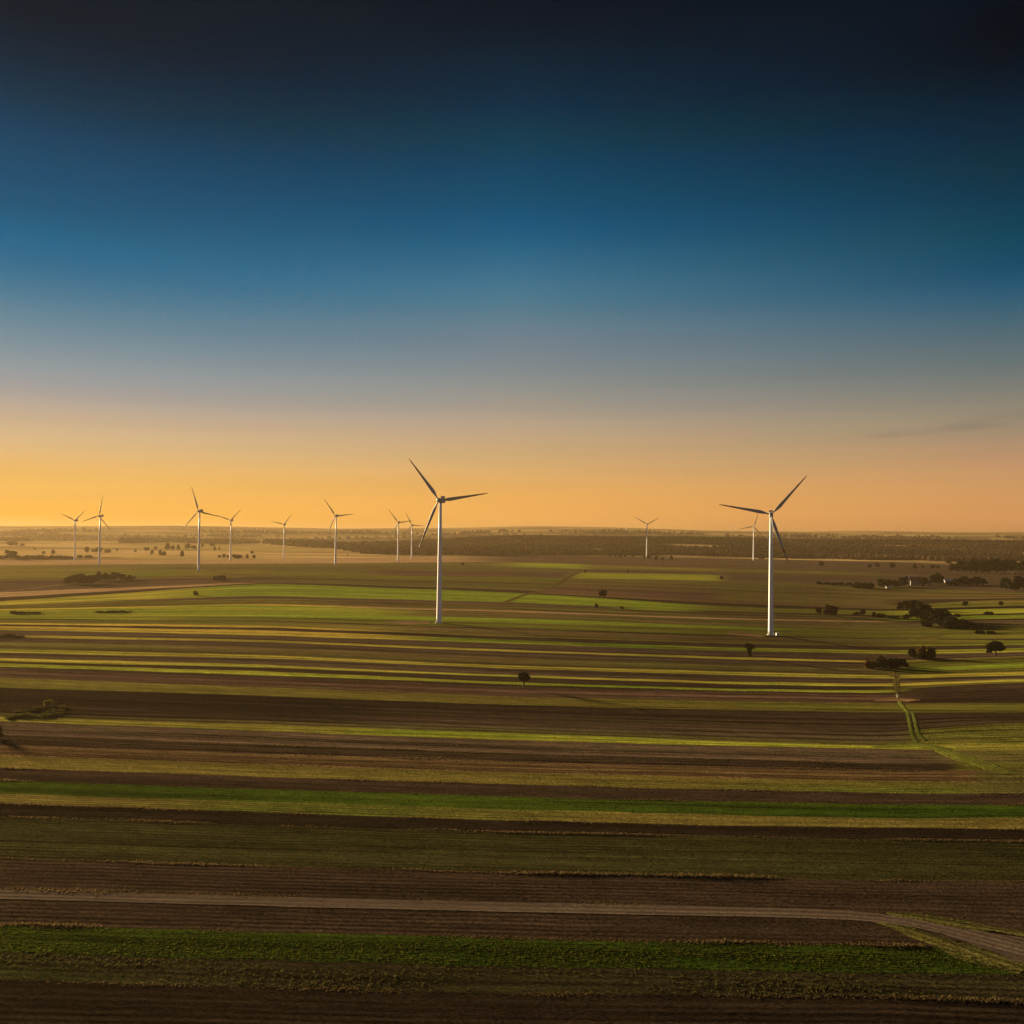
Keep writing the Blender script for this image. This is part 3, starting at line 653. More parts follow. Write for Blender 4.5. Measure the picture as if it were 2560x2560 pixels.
AXIS = R(-15.7)
TURB = [  # base px, hub px, tips px, label
 ((186.6, 1401.4), (187.3, 1301), [(155.8, 1285.5), (213.8, 1276.8)], 'leftmost hazy wind turbine with two blades raised in a V'),
 ((248, 1412), (248.2, 1290), [(255.4, 1242), (211.2, 1308), (270.6, 1324)], 'hazy wind turbine with one blade straight up, second from the left edge'),
 ((496.4, 1427), (496.4, 1278), [(480.4, 1220.6), (457.6, 1325), (546.4, 1290)], 'mid-sized turbine whose right blade tip touches the smaller turbine beside it'),
 ((576, 1402), (577.2, 1301), [(545, 1290), (600.7, 1271.7), (579.7, 1341)], 'small turbine just right of the mid-sized one, blade tips nearly meeting'),
 ((709.2, 1395.3), (710, 1311), [(679, 1307), (730.6, 1286.6), (715.4, 1341)], 'small hazy turbine alone between two taller ones, one blade pointing down'),
 ((838.5, 1412), (838.5, 1290), [(812.5, 1249.6), (879.8, 1284), (818.3, 1335.5)], 'medium turbine left of the close pair, its right blade nearly level'),
 ((994.7, 1404.7), (995, 1306.5), [(972.2, 1275.4), (1029.5, 1301.4), (979, 1342)], 'left and nearer turbine of the close distant pair'),
 ((1029, 1398), (1028.8, 1313), [(1014.6, 1282), (1059.5, 1313.8), (1010.3, 1341.7)], 'right and farther turbine of the close distant pair'),
 ((1097.6, 1557.5), (1095.8, 1251.4), [(1024, 1154.3), (1219.7, 1232.2), (1046.5, 1372.4)], 'big white turbine in the middle field, red-banded blade hanging lower left'),
 ((1617, 1394), (1617, 1311), [(1588.3, 1295), (1646.7, 1296)], 'distant turbine standing alone behind a row of small trees, blades in a V'),
 ((1884, 1401), (1884.3, 1316.3), [(1893.4, 1288.4), (1851.7, 1322), (1902.4, 1335.9)], 'small distant turbine seen just left of the big right-hand turbine'),
 ((1927, 1588), (1929.6, 1287.3), [(1796.3, 1265.2), (2019.4, 1190.6), (1971.6, 1407)], 'big white turbine on the right with red-banded blade hanging lower right'),
]
def copy_tree(o, parent=None):
    c3 = o.copy(); COL.objects.link(c3); c3.parent = parent
    for ch in list(o.children): copy_tree(ch, c3)
    return c3
protos = [root0] + [None] * (len(TURB) - 1)
for i in range(1, len(TURB)): protos[i] = copy_tree(root0)
for rootT, (b, h, tips, label) in zip(protos, TURB):
    P = pix1(*b)
    D = P[1]
    hh = (b[1] - h[1]) * D / F / 103.7
    rootT.location = P; rootT.scale = (hh, hh, hh); rootT.rotation_euler = (0, 0, AXIS)
    az = math.atan2(P[0], P[1]); rel = AXIS + az
    best = None
    for q in np.arange(0, 120, .5):
        e = 0
        for tx, ty in tips:
            vx, vy = tx - h[0], -(ty - h[1]); ln = math.hypot(vx, vy)
            e += min((math.sin(R(q + 120 * k)) * math.cos(rel) - vx / ln) ** 2 + (math.cos(R(q + 120 * k)) - vy / ln) ** 2 for k in range(3))
        if best is None or e < best[0]: best = (e, q)
    bl = [c3 for c3 in rootT.children if c3.name.split('.')[0] == 'blade']
    for k, bo in enumerate(bl):
        bo.location = HUB; bo.rotation_euler = (0, R(best[1] + 120 * k), 0)
    tag(rootT, label, 'wind turbine', 'wind turbines standing across the farmland')

# transformer kiosk and post
def kiosk(px, py, w_, label, cat, name, mat):
    P = pix1(px, py); e = empty(name, P)
    m_ = MB(); m_.box(-w_, w_, -w_ * .7, w_ * .7, -.2, 2.2); m_.build('cabinet', mat, e)
    m_ = MB(); m_.box(-w_ * 1.12, w_ * 1.12, -w_ * .85, w_ * .85, 2.203, 2.45, tx=.9); m_.build('roof', concrete, e)
    m_ = MB(); m_.box(-.5, .5, -w_ * .7 - .05, -w_ * .7 - .004, .1, 1.9); m_.build('door', steel, e)
    tag(e, label, cat)
kiosk(1944, 1589, 1.3, 'small white transformer kiosk beside the base of the right-hand turbine', 'kiosk', 'transformer_kiosk', white)

# ------------------------------------------------------------------ trees and bushes
def leaf_cloud(lobes, n, size, seed, flat=.35):
    """leaf clumps through the volume of several lobes -> verts, tris, tint"""
    rg = np.random.default_rng(seed)
    vol = np.array([a * b_ * c_ for (_, _, _, a, b_, c_) in lobes]) ** .8
    ids = rg.choice(len(lobes), n, p=vol / vol.sum())
    L = np.array(lobes)[ids]
    d = rg.normal(size=(n, 3)); d /= np.linalg.norm(d, axis=1)[:, None]
    r = rg.uniform(.1, 1.0, n) ** .5 * rg.uniform(.85, 1.22, n)
    C = L[:, :3] + d * r[:, None] * L[:, 3:]
    C[:, 2] = np.maximum(C[:, 2], .05 * L[:, 5])
    m = 2
    Vs, Ts, Tn = [], [], []
    lt = rg.uniform(0, 1, len(lobes))
    for k in range(m):
        u = rg.normal(size=(n, 3)); u /= np.linalg.norm(u, axis=1)[:, None]
        v = np.cross(u, rg.normal(size=(n, 3))); v /= np.linalg.norm(v, axis=1)[:, None]
        s_ = size * rg.uniform(.5, 1.5, n)[:, None]
        off = rg.normal(0, size * .35, (n, 3))
        quad = np.stack([C + off - u * s_, C + off + v * s_ * .7, C + off + u * s_, C + off - v * s_ * .7], 1)
        Vs.append(quad.reshape(-1, 3)); Tn.append(np.repeat(np.clip(.55 * lt[ids] + rg.uniform(0, .5, n), 0, 1), 4))
    Vv = np.concatenate(Vs); T = np.arange(len(Vv)).reshape(-1, 4)
    return Vv, T, np.concatenate(Tn)
bark = simple_mat('bark', (.018, .013, .010), .9, .3, 3)
leafA = leaf_mat('leaves_dark', (.008, .008, .004), (.015, .014, .006), (.028, .024, .009), .12)
leafB = leaf_mat('leaves_green', (.009, .015, .008), (.016, .024, .011), (.028, .034, .013), .12)
leafC = leaf_mat('leaves_autumn', (.040, .022, .010), (.070, .040, .015), (.115, .066, .022))
leafD = leaf_mat('leaves_olive', (.045, .043, .013), (.085, .078, .020), (.15, .132, .030), .45)

def limb_mesh(mbt, p0, p1, r0, r1): mbt.tube(p0, p1, r0, r1, 7)
def proto_tree(kind, seed):
    """unit tree: height 1, crown about 1 wide; returns (trunk object mesh, crown mesh)"""
    rg = random.Random(seed)
    t = MB()
    if kind == 'lollipop':
        lobes = [(0, 0, .70, .30, .30, .25)] + [(rg.uniform(-.2, .2), rg.uniform(-.2, .2), rg.uniform(.58, .85), .18, .18, .15) for _ in range(6)]
        t.tube((0, 0, -.03), (.01, 0, .5), .055, .04); t.tube((.01, 0, .48), (.0, 0, .78), .04, .01)
        br = .45; n, sz = 1500, .042
    elif kind == 'ragged':
        lobes = [(-.1, 0, .80, .26, .24, .16), (.16, 0, .76, .22, .2, .15), (.02, .05, .55, .16, .16, .2), (-.22, 0, .9, .14, .14, .1), (.3, 0, .70, .12, .12, .1), (0, 0, .35, .12, .12, .18), (.05, 0, .2, .1, .1, .14)]
        t.tube((0, 0, -.03), (.03, 0, .45), .035, .026); t.tube((.03, 0, .44), (.1, 0, .8), .022, .006)
        br = .4; n, sz = 1400, .042
    elif kind == 'broad':
        lobes = [(-.2, 0, .62, .3, .28, .24), (.2, .05, .6, .3, .28, .24), (0, -.05, .75, .3, .3, .22), (-.38, 0, .42, .16, .16, .2), (.4, 0, .52, .17, .17, .14), (.05, .2, .6, .25, .2, .2), (-.1, -.2, .6, .25, .2, .2)]
        t.tube((0, 0, -.03), (.0, 0, .38), .06, .045)
        br = .34; n, sz = 2200, .05
    elif kind == 'round':
        lobes = [(0, 0, .48, .34, .34, .36)] + [(rg.uniform(-.36, .36), rg.uniform(-.36, .36), rg.uniform(.25, .85), q, q, q * .9) for q in [rg.uniform(.08, .2) for _ in range(13)]]
        t.tube((0, 0, -.03), (.0, 0, .4), .045, .03)
        br = .3; n, sz = 900, .06
    elif kind == 'slender':
        lobes = [(0, 0, .3 + .16 * k, .36 - .05 * k, .36 - .05 * k, .2) for k in range(4)] + [(rg.uniform(-.2, .2), rg.uniform(-.2, .2), rg.uniform(.3, .7), .18, .18, .14) for _ in range(4)]
        t.tube((0, 0, -.03), (.0, 0, .6), .035, .015)
        br = .3; n, sz = 800, .055
    for k in range(5):
        a = rg.uniform(0, 6.28); L = rg.uniform(.18, .32)
        t.tube((0, 0, br - .02 + .03 * k), (math.cos(a) * L, math.sin(a) * L, br + .16 + .05 * k), .016, .005, 5)
    tm = t.build('trunk', bark)
    Vv, T, tn = leaf_cloud(lobes, n, sz, seed)
    cm = mesh_np('crown', Vv, T, 4, [leafA], tint=tn)
    md = (tm.data, cm.data)
    bpy.data.objects.remove(tm); bpy.data.objects.remove(cm)
    return md
def proto_bush(seed, n=1100, low=False):
    rg = random.Random(seed)
    k = 7
    lobes = [(rg.uniform(-.32, .32), rg.uniform(-.25, .25), rg.uniform(.25, .55), rg.uniform(.16, .26), rg.uniform(.16, .26), rg.uniform(.2, .38)) for _ in range(k)] + [(0, 0, .26, .36, .32, .26)] + [(rg.uniform(-.45, .45), rg.uniform(-.4, .4), rg.uniform(.1, .7), q, q, q) for q in [rg.uniform(.06, .15) for _ in range(9)]]
    Vv, T, tn = leaf_cloud(lobes, n, .06, seed)
    t = MB()
    for q in range(6):
        a = rg.uniform(0, 6.28); t.tube((0, 0, -.03), (math.cos(a) * .25, math.sin(a) * .25, .5), .016, .006, 5)
    tm = t.build('stem', bark); cm = mesh_np('foliage', Vv, T, 4, [leafA], tint=tn)
    md = (tm.data, cm.data); bpy.data.objects.remove(tm); bpy.data.objects.remove(cm)
    return md
KINDS = {k: [proto_tree(k, 100 + 7 * i + j) for j in range(2)] for i, k in enumerate(('lollipop', 'ragged', 'broad', 'round', 'slender'))}
KINDS['bush'] = [proto_bush(300 + j) for j in range(4)]
LEAFM = {'A': leafA, 'B': leafB, 'C': leafC, 'D': leafD}
_mcache = {}
def crown_mesh(kind, j, leaf):
    key = (kind, j, leaf)
    if key not in _mcache:
        me = KINDS[kind][j][1]
        if leaf != 'A':
            me = me.copy(); me.materials.clear(); me.materials.append(LEAFM[leaf])
        _mcache[key] = me
    return _mcache[key]
_cnt = [0]
def plant(kind, x, ytop, ybase, wpx, leaf, label, group=None, name=None, cat=None):
    P = pix1(x, ybase); D = P[1]
    H = (ybase - ytop) * D / F; Wd = wpx * D / F
    j = _cnt[0] % len(KINDS[kind]); _cnt[0] += 1
    bush = kind == 'bush'
    nm = name or ('bush' if bush else 'tree')
    e = empty(nm, P)
    nat = {'lollipop': .62, 'ragged': .72, 'broad': 1.1, 'round': .95, 'slender': .75, 'bush': .95}[kind]
    e.scale = (Wd / nat, Wd / nat, H / (1.0 if not bush else .85)); 
    a = bpy.data.objects.new('stem' if bush else 'trunk', KINDS[kind][j][0]); b = bpy.data.objects.new('foliage' if bush else 'crown', crown_mesh(kind, j, leaf))
    for o in (a, b): COL.objects.link(o); o.parent = e
    rz = (_cnt[0] * 2.399) % 6.283 if kind not in ('ragged', 'broad', 'lollipop') else (.0 if _cnt[0] % 2 else .3)
    e.rotation_euler = (0, 0, rz)
    tag(e, label, cat or ('bush' if bush else 'tree'), group)
    return e
ORD = ['leftmost', 'second from the left', 'third from the left', 'fourth from the left', 'fifth from the left', 'sixth from the left', 'seventh from the left', 'eighth from the left', 'ninth from the left',
       'tenth from the left', 'eleventh from the left', 'twelfth from the left', '13th from the left', '14th from the left', '15th from the left', '16th from the left', '17th from the left', '18th from the left', '19th from the left', '20th from the left']
def row(group, phrase, leaf, items):
    items = sorted(items, key=lambda t: t[1])
    for i, it in enumerate(items):
        kind, x, yt, yb, wp = it[:5]
        if group in ('weeds on the mound', 'low scrub in the yellow strips', 'flat shrubs in the green strips', 'brown scrub at the left edge'): yt += .28 * (yb - yt)
        lf = it[5] if len(it) > 5 else leaf
        if group in ('village trees', 'dark green copse at the right', 'trees at the right edge below the copse'): yt -= .18 * (yb - yt); wp *= 1.2
        o = 'rightmost' if i == len(items) - 1 and i > 0 else ORD[i]
        plant(kind, x, yt, yb, wp, lf, f'{o} of the {phrase}', group)
# lone trees in the striped fields
plant('lollipop', 1309, 1680, 1721, 27, 'A', 'lone round-headed tree on a thin leaning trunk in the centre stripes')
plant('ragged', 1874, 1608, 1643, 25, 'A', 'lone ragged dark tree below the big right-hand turbine')
plant('broad', 2489, 1602, 1641, 46, 'A', 'lone broad spreading tree at the right in green strips')
plant('round', 1508, 1474, 1493, 23, 'A', 'lone round tree on the reddish field between the big turbines')
plant('bush', 1491, 1508, 1519, 9, 'A', 'tiny dark bush on the bright green strip')
plant('bush', 1556, 1516, 1522, 13, 'A', 'low flat shrub on the dark edge of the green strip')
plant('round', 1805, 1440, 1449, 10, 'A', 'small round bush at the end of the bright green field')
plant('round', 1334, 1384, 1394, 9, 'C', 'small brown tree at the wood edge in the centre')
plant('bush', 1463, 1425, 1431, 7, 'A', 'tiny shrub at the top of the diagonal path')
plant('bush', 1569, 1424, 1432, 6, 'A', 'tiny shrub between two green strips right of the path')
plant('bush', 1156, 1405, 1413, 7, 'A', 'tiny shrub right of the big middle turbine tower')
plant('round', 1749, 1376, 1391, 11, 'C', 'pale autumn tree at the front of the brown wood')
plant('round', -7, 1812, 1846, 30, 'A', 'dark tree cut by the left edge of the photo')
plant('bush', 491, 1477, 1488, 16, 'A', 'small bush at the tip of the long brown wedge')
row('trees around the distant lone turbine', 'small trees around the distant lone turbine', 'A',
    [('slender', 1524.6, 1382, 1393, 8), ('slender', 1538, 1383, 1393, 7), ('round', 1551, 1381, 1394, 11), ('slender', 1563, 1380, 1394, 8), ('slender', 1582, 1381, 1394, 9), ('round', 1611, 1387, 1398, 8),
     ('round', 1621, 1384, 1398, 12), ('round', 1640, 1390, 1401, 9), ('bush', 1656, 1391, 1401, 8), ('slender', 1678, 1388, 1402, 10)])
row('copse on the pinkish field', 'trees in the dark copse on the pinkish field', 'A',
    [('round', 174, 1440, 1460, 34), ('round', 200, 1433, 1461, 44), ('round', 228, 1436, 1459, 38), ('slender', 247, 1427, 1453, 15), ('round', 264, 1432, 1452, 26), ('round', 286, 1430, 1451, 28), ('round', 305, 1433, 1450, 22), ('bush', 323, 1438, 1450, 26)])
row('bushes at the edge of the brown field', 'low bushes at the near edge of the brown field', 'A', [('bush', 540, 1439, 1450, 22), ('bush', 557, 1438, 1450, 22)])
row('low scrub in the yellow strips', 'low scrubby bushes on the yellow strip at far left', 'A', [('bush', 33, 1524, 1534, 18), ('bush', 54, 1526, 1534, 34), ('bush', 90, 1527, 1534, 30)])
row('flat shrubs in the green strips', 'flat shrubs on the green strip below the copse', 'A', [('bush', 250, 1526, 1531, 30), ('bush', 277, 1524.5, 1531, 34), ('bush', 308, 1526, 1531, 36)])
row('brown scrub at the left edge', 'brown scrub bushes at the left edge of the stripes', 'C', [('bush', 6, 1584, 1593, 26), ('bush', 27, 1581, 1593, 30), ('bush', 50, 1586, 1593, 24)])
row('misty trees on the left plain', 'misty trees between the second and third turbines', 'A',
    [('round', 217, 1366, 1382, 15), ('round', 233, 1372, 1381, 14), ('round', 248, 1368, 1381, 20), ('bush', 268, 1372, 1381, 20), ('round', 293, 1371, 1378, 9), ('round', 339, 1373, 1381, 7),
     ('round', 366, 1367, 1377, 15), ('round', 380, 1374, 1387, 10), ('round', 389, 1365, 1375, 11), ('round', 400, 1373, 1389, 9), ('bush', 409, 1378, 1389, 12), ('slender', 419, 1356, 1375, 14), ('round', 432, 1363, 1375, 12),
     ('slender', 446, 1361, 1375, 10), ('slender', 455, 1376, 1393, 11), ('round', 469, 1358, 1373, 17), ('round', 484, 1363, 1373, 17)])
row('misty trees by the small turbine', 'misty bushes around the foot of the small turbine', 'A',
    [('round', 548, 1387, 1395, 9), ('round', 560, 1384, 1395, 10), ('round', 569, 1387, 1395, 8), ('bush', 594, 1385.5, 1396, 21), ('slender', 618, 1385, 1396, 9), ('round', 635, 1387, 1396, 10)])
row('misty trees beyond the small turbine', 'pale misty trees behind the third and small turbines', 'A', [('round', 506, 1359, 1368, 8), ('round', 530, 1357, 1366, 14), ('slender', 537, 1366, 1376, 8), ('round', 548, 1368, 1375, 7), ('bush', 630, 1376, 1384, 9)])
row('misty hedge at the far left', 'misty hedge bushes left of the leftmost turbine', 'A',
    [('bush', 4, 1388, 1398, 24), ('round', 29, 1375, 1398, 32), ('bush', 52, 1388, 1398, 24), ('bush', 70, 1387, 1398, 24), ('bush', 88, 1387, 1398, 26), ('bush', 106, 1387, 1398, 24), ('bush', 124, 1388, 1398, 24), ('bush', 143, 1388, 1398, 26),
     ('bush', 161, 1388, 1398, 24), ('bush', 176, 1389, 1398, 18), ('round', 200, 1387, 1397, 20), ('bush', 223, 1387, 1395, 22)])
row('misty trees above the left hedge', 'faint trees above the misty hedge at far left', 'A', [('round', 29, 1353, 1364, 28), ('bush', 56, 1358, 1364, 12), ('round', 86, 1369, 1375, 8), ('round', 108, 1377, 1386, 9), ('slender', 133, 1373, 1386, 10)])
# right-hand side
row('trees on the far right fields', 'dark trees strung along the brown field above the village', 'B',
    [('round', 2053, 1402, 1416, 15), ('round', 2175, 1409, 1421, 11), ('round', 2194, 1407, 1418, 13), ('round', 2231, 1406, 1421, 18), ('slender', 2287.5, 1408, 1423, 11), ('round', 2306, 1412, 1421, 9), ('round', 2331, 1412, 1422, 13), ('round', 2345, 1413, 1422, 12)])
plant('round', 2370, 1398, 1411, 13, 'C', 'orange autumn tree left of the dark green copse')
row('dark green copse at the right', 'trees in the dark green copse at the right edge', 'B',
    [('round', 2392, 1411, 1429, 30, 'A'), ('round', 2408, 1405, 1430, 28, 'A'), ('round', 2424, 1408, 1431, 26), ('round', 2441, 1402, 1431, 30), ('round', 2458, 1406, 1432, 26), ('round', 2474, 1401, 1432, 30), ('round', 2492, 1400, 1432, 28),
     ('round', 2509, 1404, 1432, 28), ('round', 2526, 1402, 1431, 28), ('round', 2543, 1407, 1430, 26), ('round', 2558, 1405, 1428, 28), ('round', 2576, 1404, 1428, 30)])
row('low bushes left of the village', 'low brown bushes left of the village', 'A', [('bush', 2050, 1453, 1461, 18), ('bush', 2068, 1455, 1461, 18), ('bush', 2085, 1456, 1462, 18), ('bush', 2103, 1455, 1462, 18), ('bush', 2121, 1456, 1462, 16)])
row('village trees', 'dark trees among the village houses', 'B',
    [('bush', 2140, 1457, 1470, 22), ('bush', 2156, 1458, 1470, 22), ('bush', 2172, 1457, 1471, 22), ('round', 2203, 1449, 1468, 18), ('round', 2220, 1451, 1468, 22), ('round', 2238, 1452, 1468, 22), ('round', 2257, 1444, 1467, 20), ('round', 2308, 1445, 1464, 20),
     ('round', 2333, 1439, 1460, 20), ('slender', 2345, 1435, 1460, 18), ('round', 2352, 1440, 1460, 16), ('round', 2376, 1454, 1465, 20), ('round', 2392, 1449, 1465, 22), ('round', 2409, 1443, 1464, 22), ('round', 2426, 1447, 1464, 22), ('round', 2442, 1444, 1463, 22), ('round', 2456, 1448, 1463, 18)])
row('trees at the right edge below the copse', 'dark trees at the right edge past the village', 'B', [('round', 2514, 1447, 1474, 22), ('round', 2530, 1456, 1476, 28), ('round', 2546, 1443, 1473, 28), ('round', 2560, 1446, 1472, 26), ('round', 2580, 1444, 1474, 30)])
row('big thicket in the right valley', 'trees in the big dark thicket in the right valley', 'A',
    [('round', 2254, 1503, 1524, 28), ('round', 2275, 1499, 1527, 44), ('bush', 2264, 1535, 1547, 20), ('round', 2291, 1519, 1546, 36), ('round', 2311, 1505, 1554, 50), ('round', 2330, 1526, 1558, 38), ('round', 2346, 1520, 1563, 46), ('bush', 2368, 1541, 1570, 54, 'B'), ('bush', 2396, 1546, 1571, 50, 'B'),
     ('bush', 2422, 1552, 1569, 38, 'B'), ('bush', 2320, 1550, 1567, 34), ('round', 2365, 1529, 1562, 32)])
row('trees right of the big turbine', 'dark trees and bushes left of the valley thicket', 'A',
    [('round', 2047, 1517, 1535, 19), ('round', 2066, 1524, 1537, 16), ('round', 2081, 1512, 1539, 36), ('bush', 2141, 1529, 1539, 14), ('round', 2157, 1522, 1538, 18), ('bush', 2184, 1530, 1543, 14), ('bush', 2202, 1533, 1544, 24), ('bush', 2232, 1538, 1546, 26)])
row('bushes on the right-hand terraces', 'small bushes on the terraces right of the thicket', 'A', [('bush', 2395, 1533, 1543, 16), ('round', 2413.6, 1502, 1516, 14), ('bush', 2472, 1528, 1537, 24), ('round', 2503, 1503, 1514, 14)])
row('low bushes below the thicket', 'flat bushes on the grass just below the thicket', 'A', [('bush', 2447, 1575, 1584, 24), ('bush', 2478, 1578, 1584, 28)])
row('scrub clump in the valley', 'brown scrub in the upper valley clump', 'A', [('bush', 2281, 1619, 1642, 22), ('round', 2304, 1613, 1645, 28, 'C'), ('bush', 2327, 1618, 1645, 28), ('bush', 2300, 1632, 1647, 36)])
row('scrub clump by the track', 'brown bushes in the lower valley clump', 'C', [('bush', 2175, 1648, 1671, 34), ('bush', 2206, 1642, 1669, 40, 'A'), ('bush', 2232, 1643, 1669, 36, 'A'), ('bush', 2257, 1648, 1667, 30, 'A')])
# weedy mound with a round bush, left foreground
plant('round', 118, 1749, 1767, 23, 'D', 'round yellow-green bush on the weedy mound')
row('weeds on the mound', 'sunlit weed tufts on the mound at left', 'D', [('bush', 34, 1785, 1793, 44), ('bush', 60, 1772, 1779, 44), ('bush', 66, 1780, 1790, 56), ('bush', 92, 1764, 1774, 58), ('bush', 138, 1763, 1772, 56), ('bush', 116, 1780, 1790, 60), ('bush', 143, 1774, 1784, 44)])

# ------------------------------------------------------------------ far woods (one mass)
def wood(name, P, hgt, rad_, label, cols, seed):
    """P (n,3) tree positions -> one mesh of small rough crowns"""
    rg = np.random.default_rng(seed); n = len(P)
    tpl = [(0, 0, 1)]
    for zz, rr, m, o in ((.72, .72, 5, 0), (.35, 1.0, 5, .6), (0, .8, 5, 0)):
        tpl += [(rr * math.cos(o + 2 * math.pi * k / m), rr * math.sin(o + 2 * math.pi * k / m), zz) for k in range(m)]
    tpl = np.array(tpl)
    fs = [(0, 1 + k, 1 + (k + 1) % 5) for k in range(5)]
    for a in (1, 6):
        for k in range(5):
            q = (a + k, a + (k + 1) % 5, a + 5 + (k + 1) % 5, a + 5 + k)
            fs += [(q[0], q[3], q[2]), (q[0], q[2], q[1])]
    fs = np.array(fs)
    th = rg.uniform(0, 6.28, n); c_, s_ = np.cos(th), np.sin(th)
    T = tpl[None] + rg.normal(0, .13, (n, len(tpl), 3))
    r = rad_ * rg.uniform(.7, 1.35, n); h = hgt * rg.uniform(.65, 1.3, n)
    X = (T[:, :, 0] * c_[:, None] - T[:, :, 1] * s_[:, None]) * r[:, None] + P[:, 0:1]
    Y = (T[:, :, 0] * s_[:, None] + T[:, :, 1] * c_[:, None]) * r[:, None] + P[:, 1:2]
    Z = T[:, :, 2] * h[:, None] + P[:, 2:3]
    Vv = np.stack([X, Y, Z], 2).reshape(-1, 3)
    Fi = (fs[None] + (np.arange(n) * len(tpl))[:, None, None]).reshape(-1, 3)
    # stand colour: big patches of evergreens and autumn trees
    pt = .32 + .42 * np.sin(P[:, 0] / 430 + 1.3 + .9 * np.sin(P[:, 1] / 240)) * np.sin(P[:, 1] / 190 + .4 + P[:, 0] / 900) + .12 * np.sin(P[:, 0] / 90) + rg.normal(0, .10, n)
    pt = pt + .25 * np.exp(-((P[:, 1] - 3650) / 170) ** 2) * sstep(600, 1100, P[:, 0]) - .3 * sstep(4000, 4500, P[:, 1])  # sunlit mid-ridge band painted into the tint; darker farther back
    tint = np.repeat(np.clip(pt, 0, 1), len(tpl))
    o = mesh_np(name, Vv, Fi, 3, [cols], tint=tint)
    return tag(o, label, 'woodland', None, 'stuff')
hillwood = leaf_mat('hill_wood_leaves', (.08, .06, .035), (.13, .095, .05), (.20, .135, .065), .1)  # leaf colours lightened to imitate haze over the far woods
woodm = leaf_mat('woodland_leaves', (.018, .013, .011), (.052, .034, .023), (.15, .085, .038), .3)
darkwood = leaf_mat('dark_wood_leaves', (.008, .007, .005), (.012, .010, .006), (.022, .017, .009), .1)
fx = [310, 640, 820, 900, 1060, 1500, 1900, 2700]; fy = [1357, 1358, 1371, 1386, 1388, 1389, 1396, 1406]
edge_px = np.arange(300, 2720, 20.0)
EP = pix(edge_px, np.interp(edge_px, fx, fy) + 1.2 * np.sin(edge_px / 37) + 1.0 * np.sin(edge_px / 91 + 1))
pts = []
for k in range(len(edge_px)):
    dirx = EP[k, 0] / EP[k, 1]; dn = (20 / F)
    y = EP[k, 1]
    while y < (4900 if EP[k, 0] / EP[k, 1] > -.2 else 5400):
        stepy = 7.5 + (y - 3000) * .004
        m = max(1, int(dn * y / 8.5))
        for _ in range(m):
            yy = y + random.uniform(-5, 5); pts.append((dirx * yy + random.uniform(0, dn * y), yy))
        y += stepy * (1 + .5 * random.random())
pts = np.array(pts)
cn_ = np.sin(pts[:, 0] / 330 + 2 + np.sin(pts[:, 1] / 150)) * np.sin(pts[:, 1] / 120 + pts[:, 0] / 700) + .35 * np.sin(pts[:, 0] / 71 + pts[:, 1] / 45)
keep = (cn_ > -.52) | (pts[:, 0] / pts[:, 1] < -.12)
pts = pts[keep]
wd = pts[:, 0] / pts[:, 1] < -.2
wood('wood', np.c_[pts[wd], terrain(pts[wd, 0], pts[wd, 1]) - 1.0], 19, 9, 'long dark wood band across the misty plain behind the left turbines', darkwood, 15)
pts = pts[~wd]
wood('wood', np.c_[pts, terrain(pts[:, 0], pts[:, 1]) - 1.0], 13.5, 5.8, 'brown autumn wood covering the ridge behind the turbines', woodm, 5)
# left wood band in the mist
pts = []
for px0 in np.arange(-60, 205, 12.0):
    e = pix1(px0, 1352 + (0 if px0 > 60 else 1))
    for _ in range(34):
        yy = e[1] + random.uniform(0, 450); xx = e[0] / e[1] * yy + random.uniform(-20, 20); pts.append((xx, yy))
pts = np.array(pts)
wood('wood', np.c_[pts, terrain(pts[:, 0], pts[:, 1]) - 1], 17, 11, 'dark strip of wood in the mist at far left', darkwood, 6)
# scattered woods on the hazy hills
pts = []
for k in range(85):
    cx, cyy = random.uniform(-5200, 5200), random.uniform(5600, 6600)
    for _ in range(34): pts.append((cx + random.gauss(0, 130), cyy + random.gauss(0, 45)))
pts = np.array(pts)
wood('wood', np.c_[pts, terrain(pts[:, 0], pts[:, 1]) - 1], 16, 13, 'scattered woods fading on the hazy hills along the horizon', hillwood, 8)

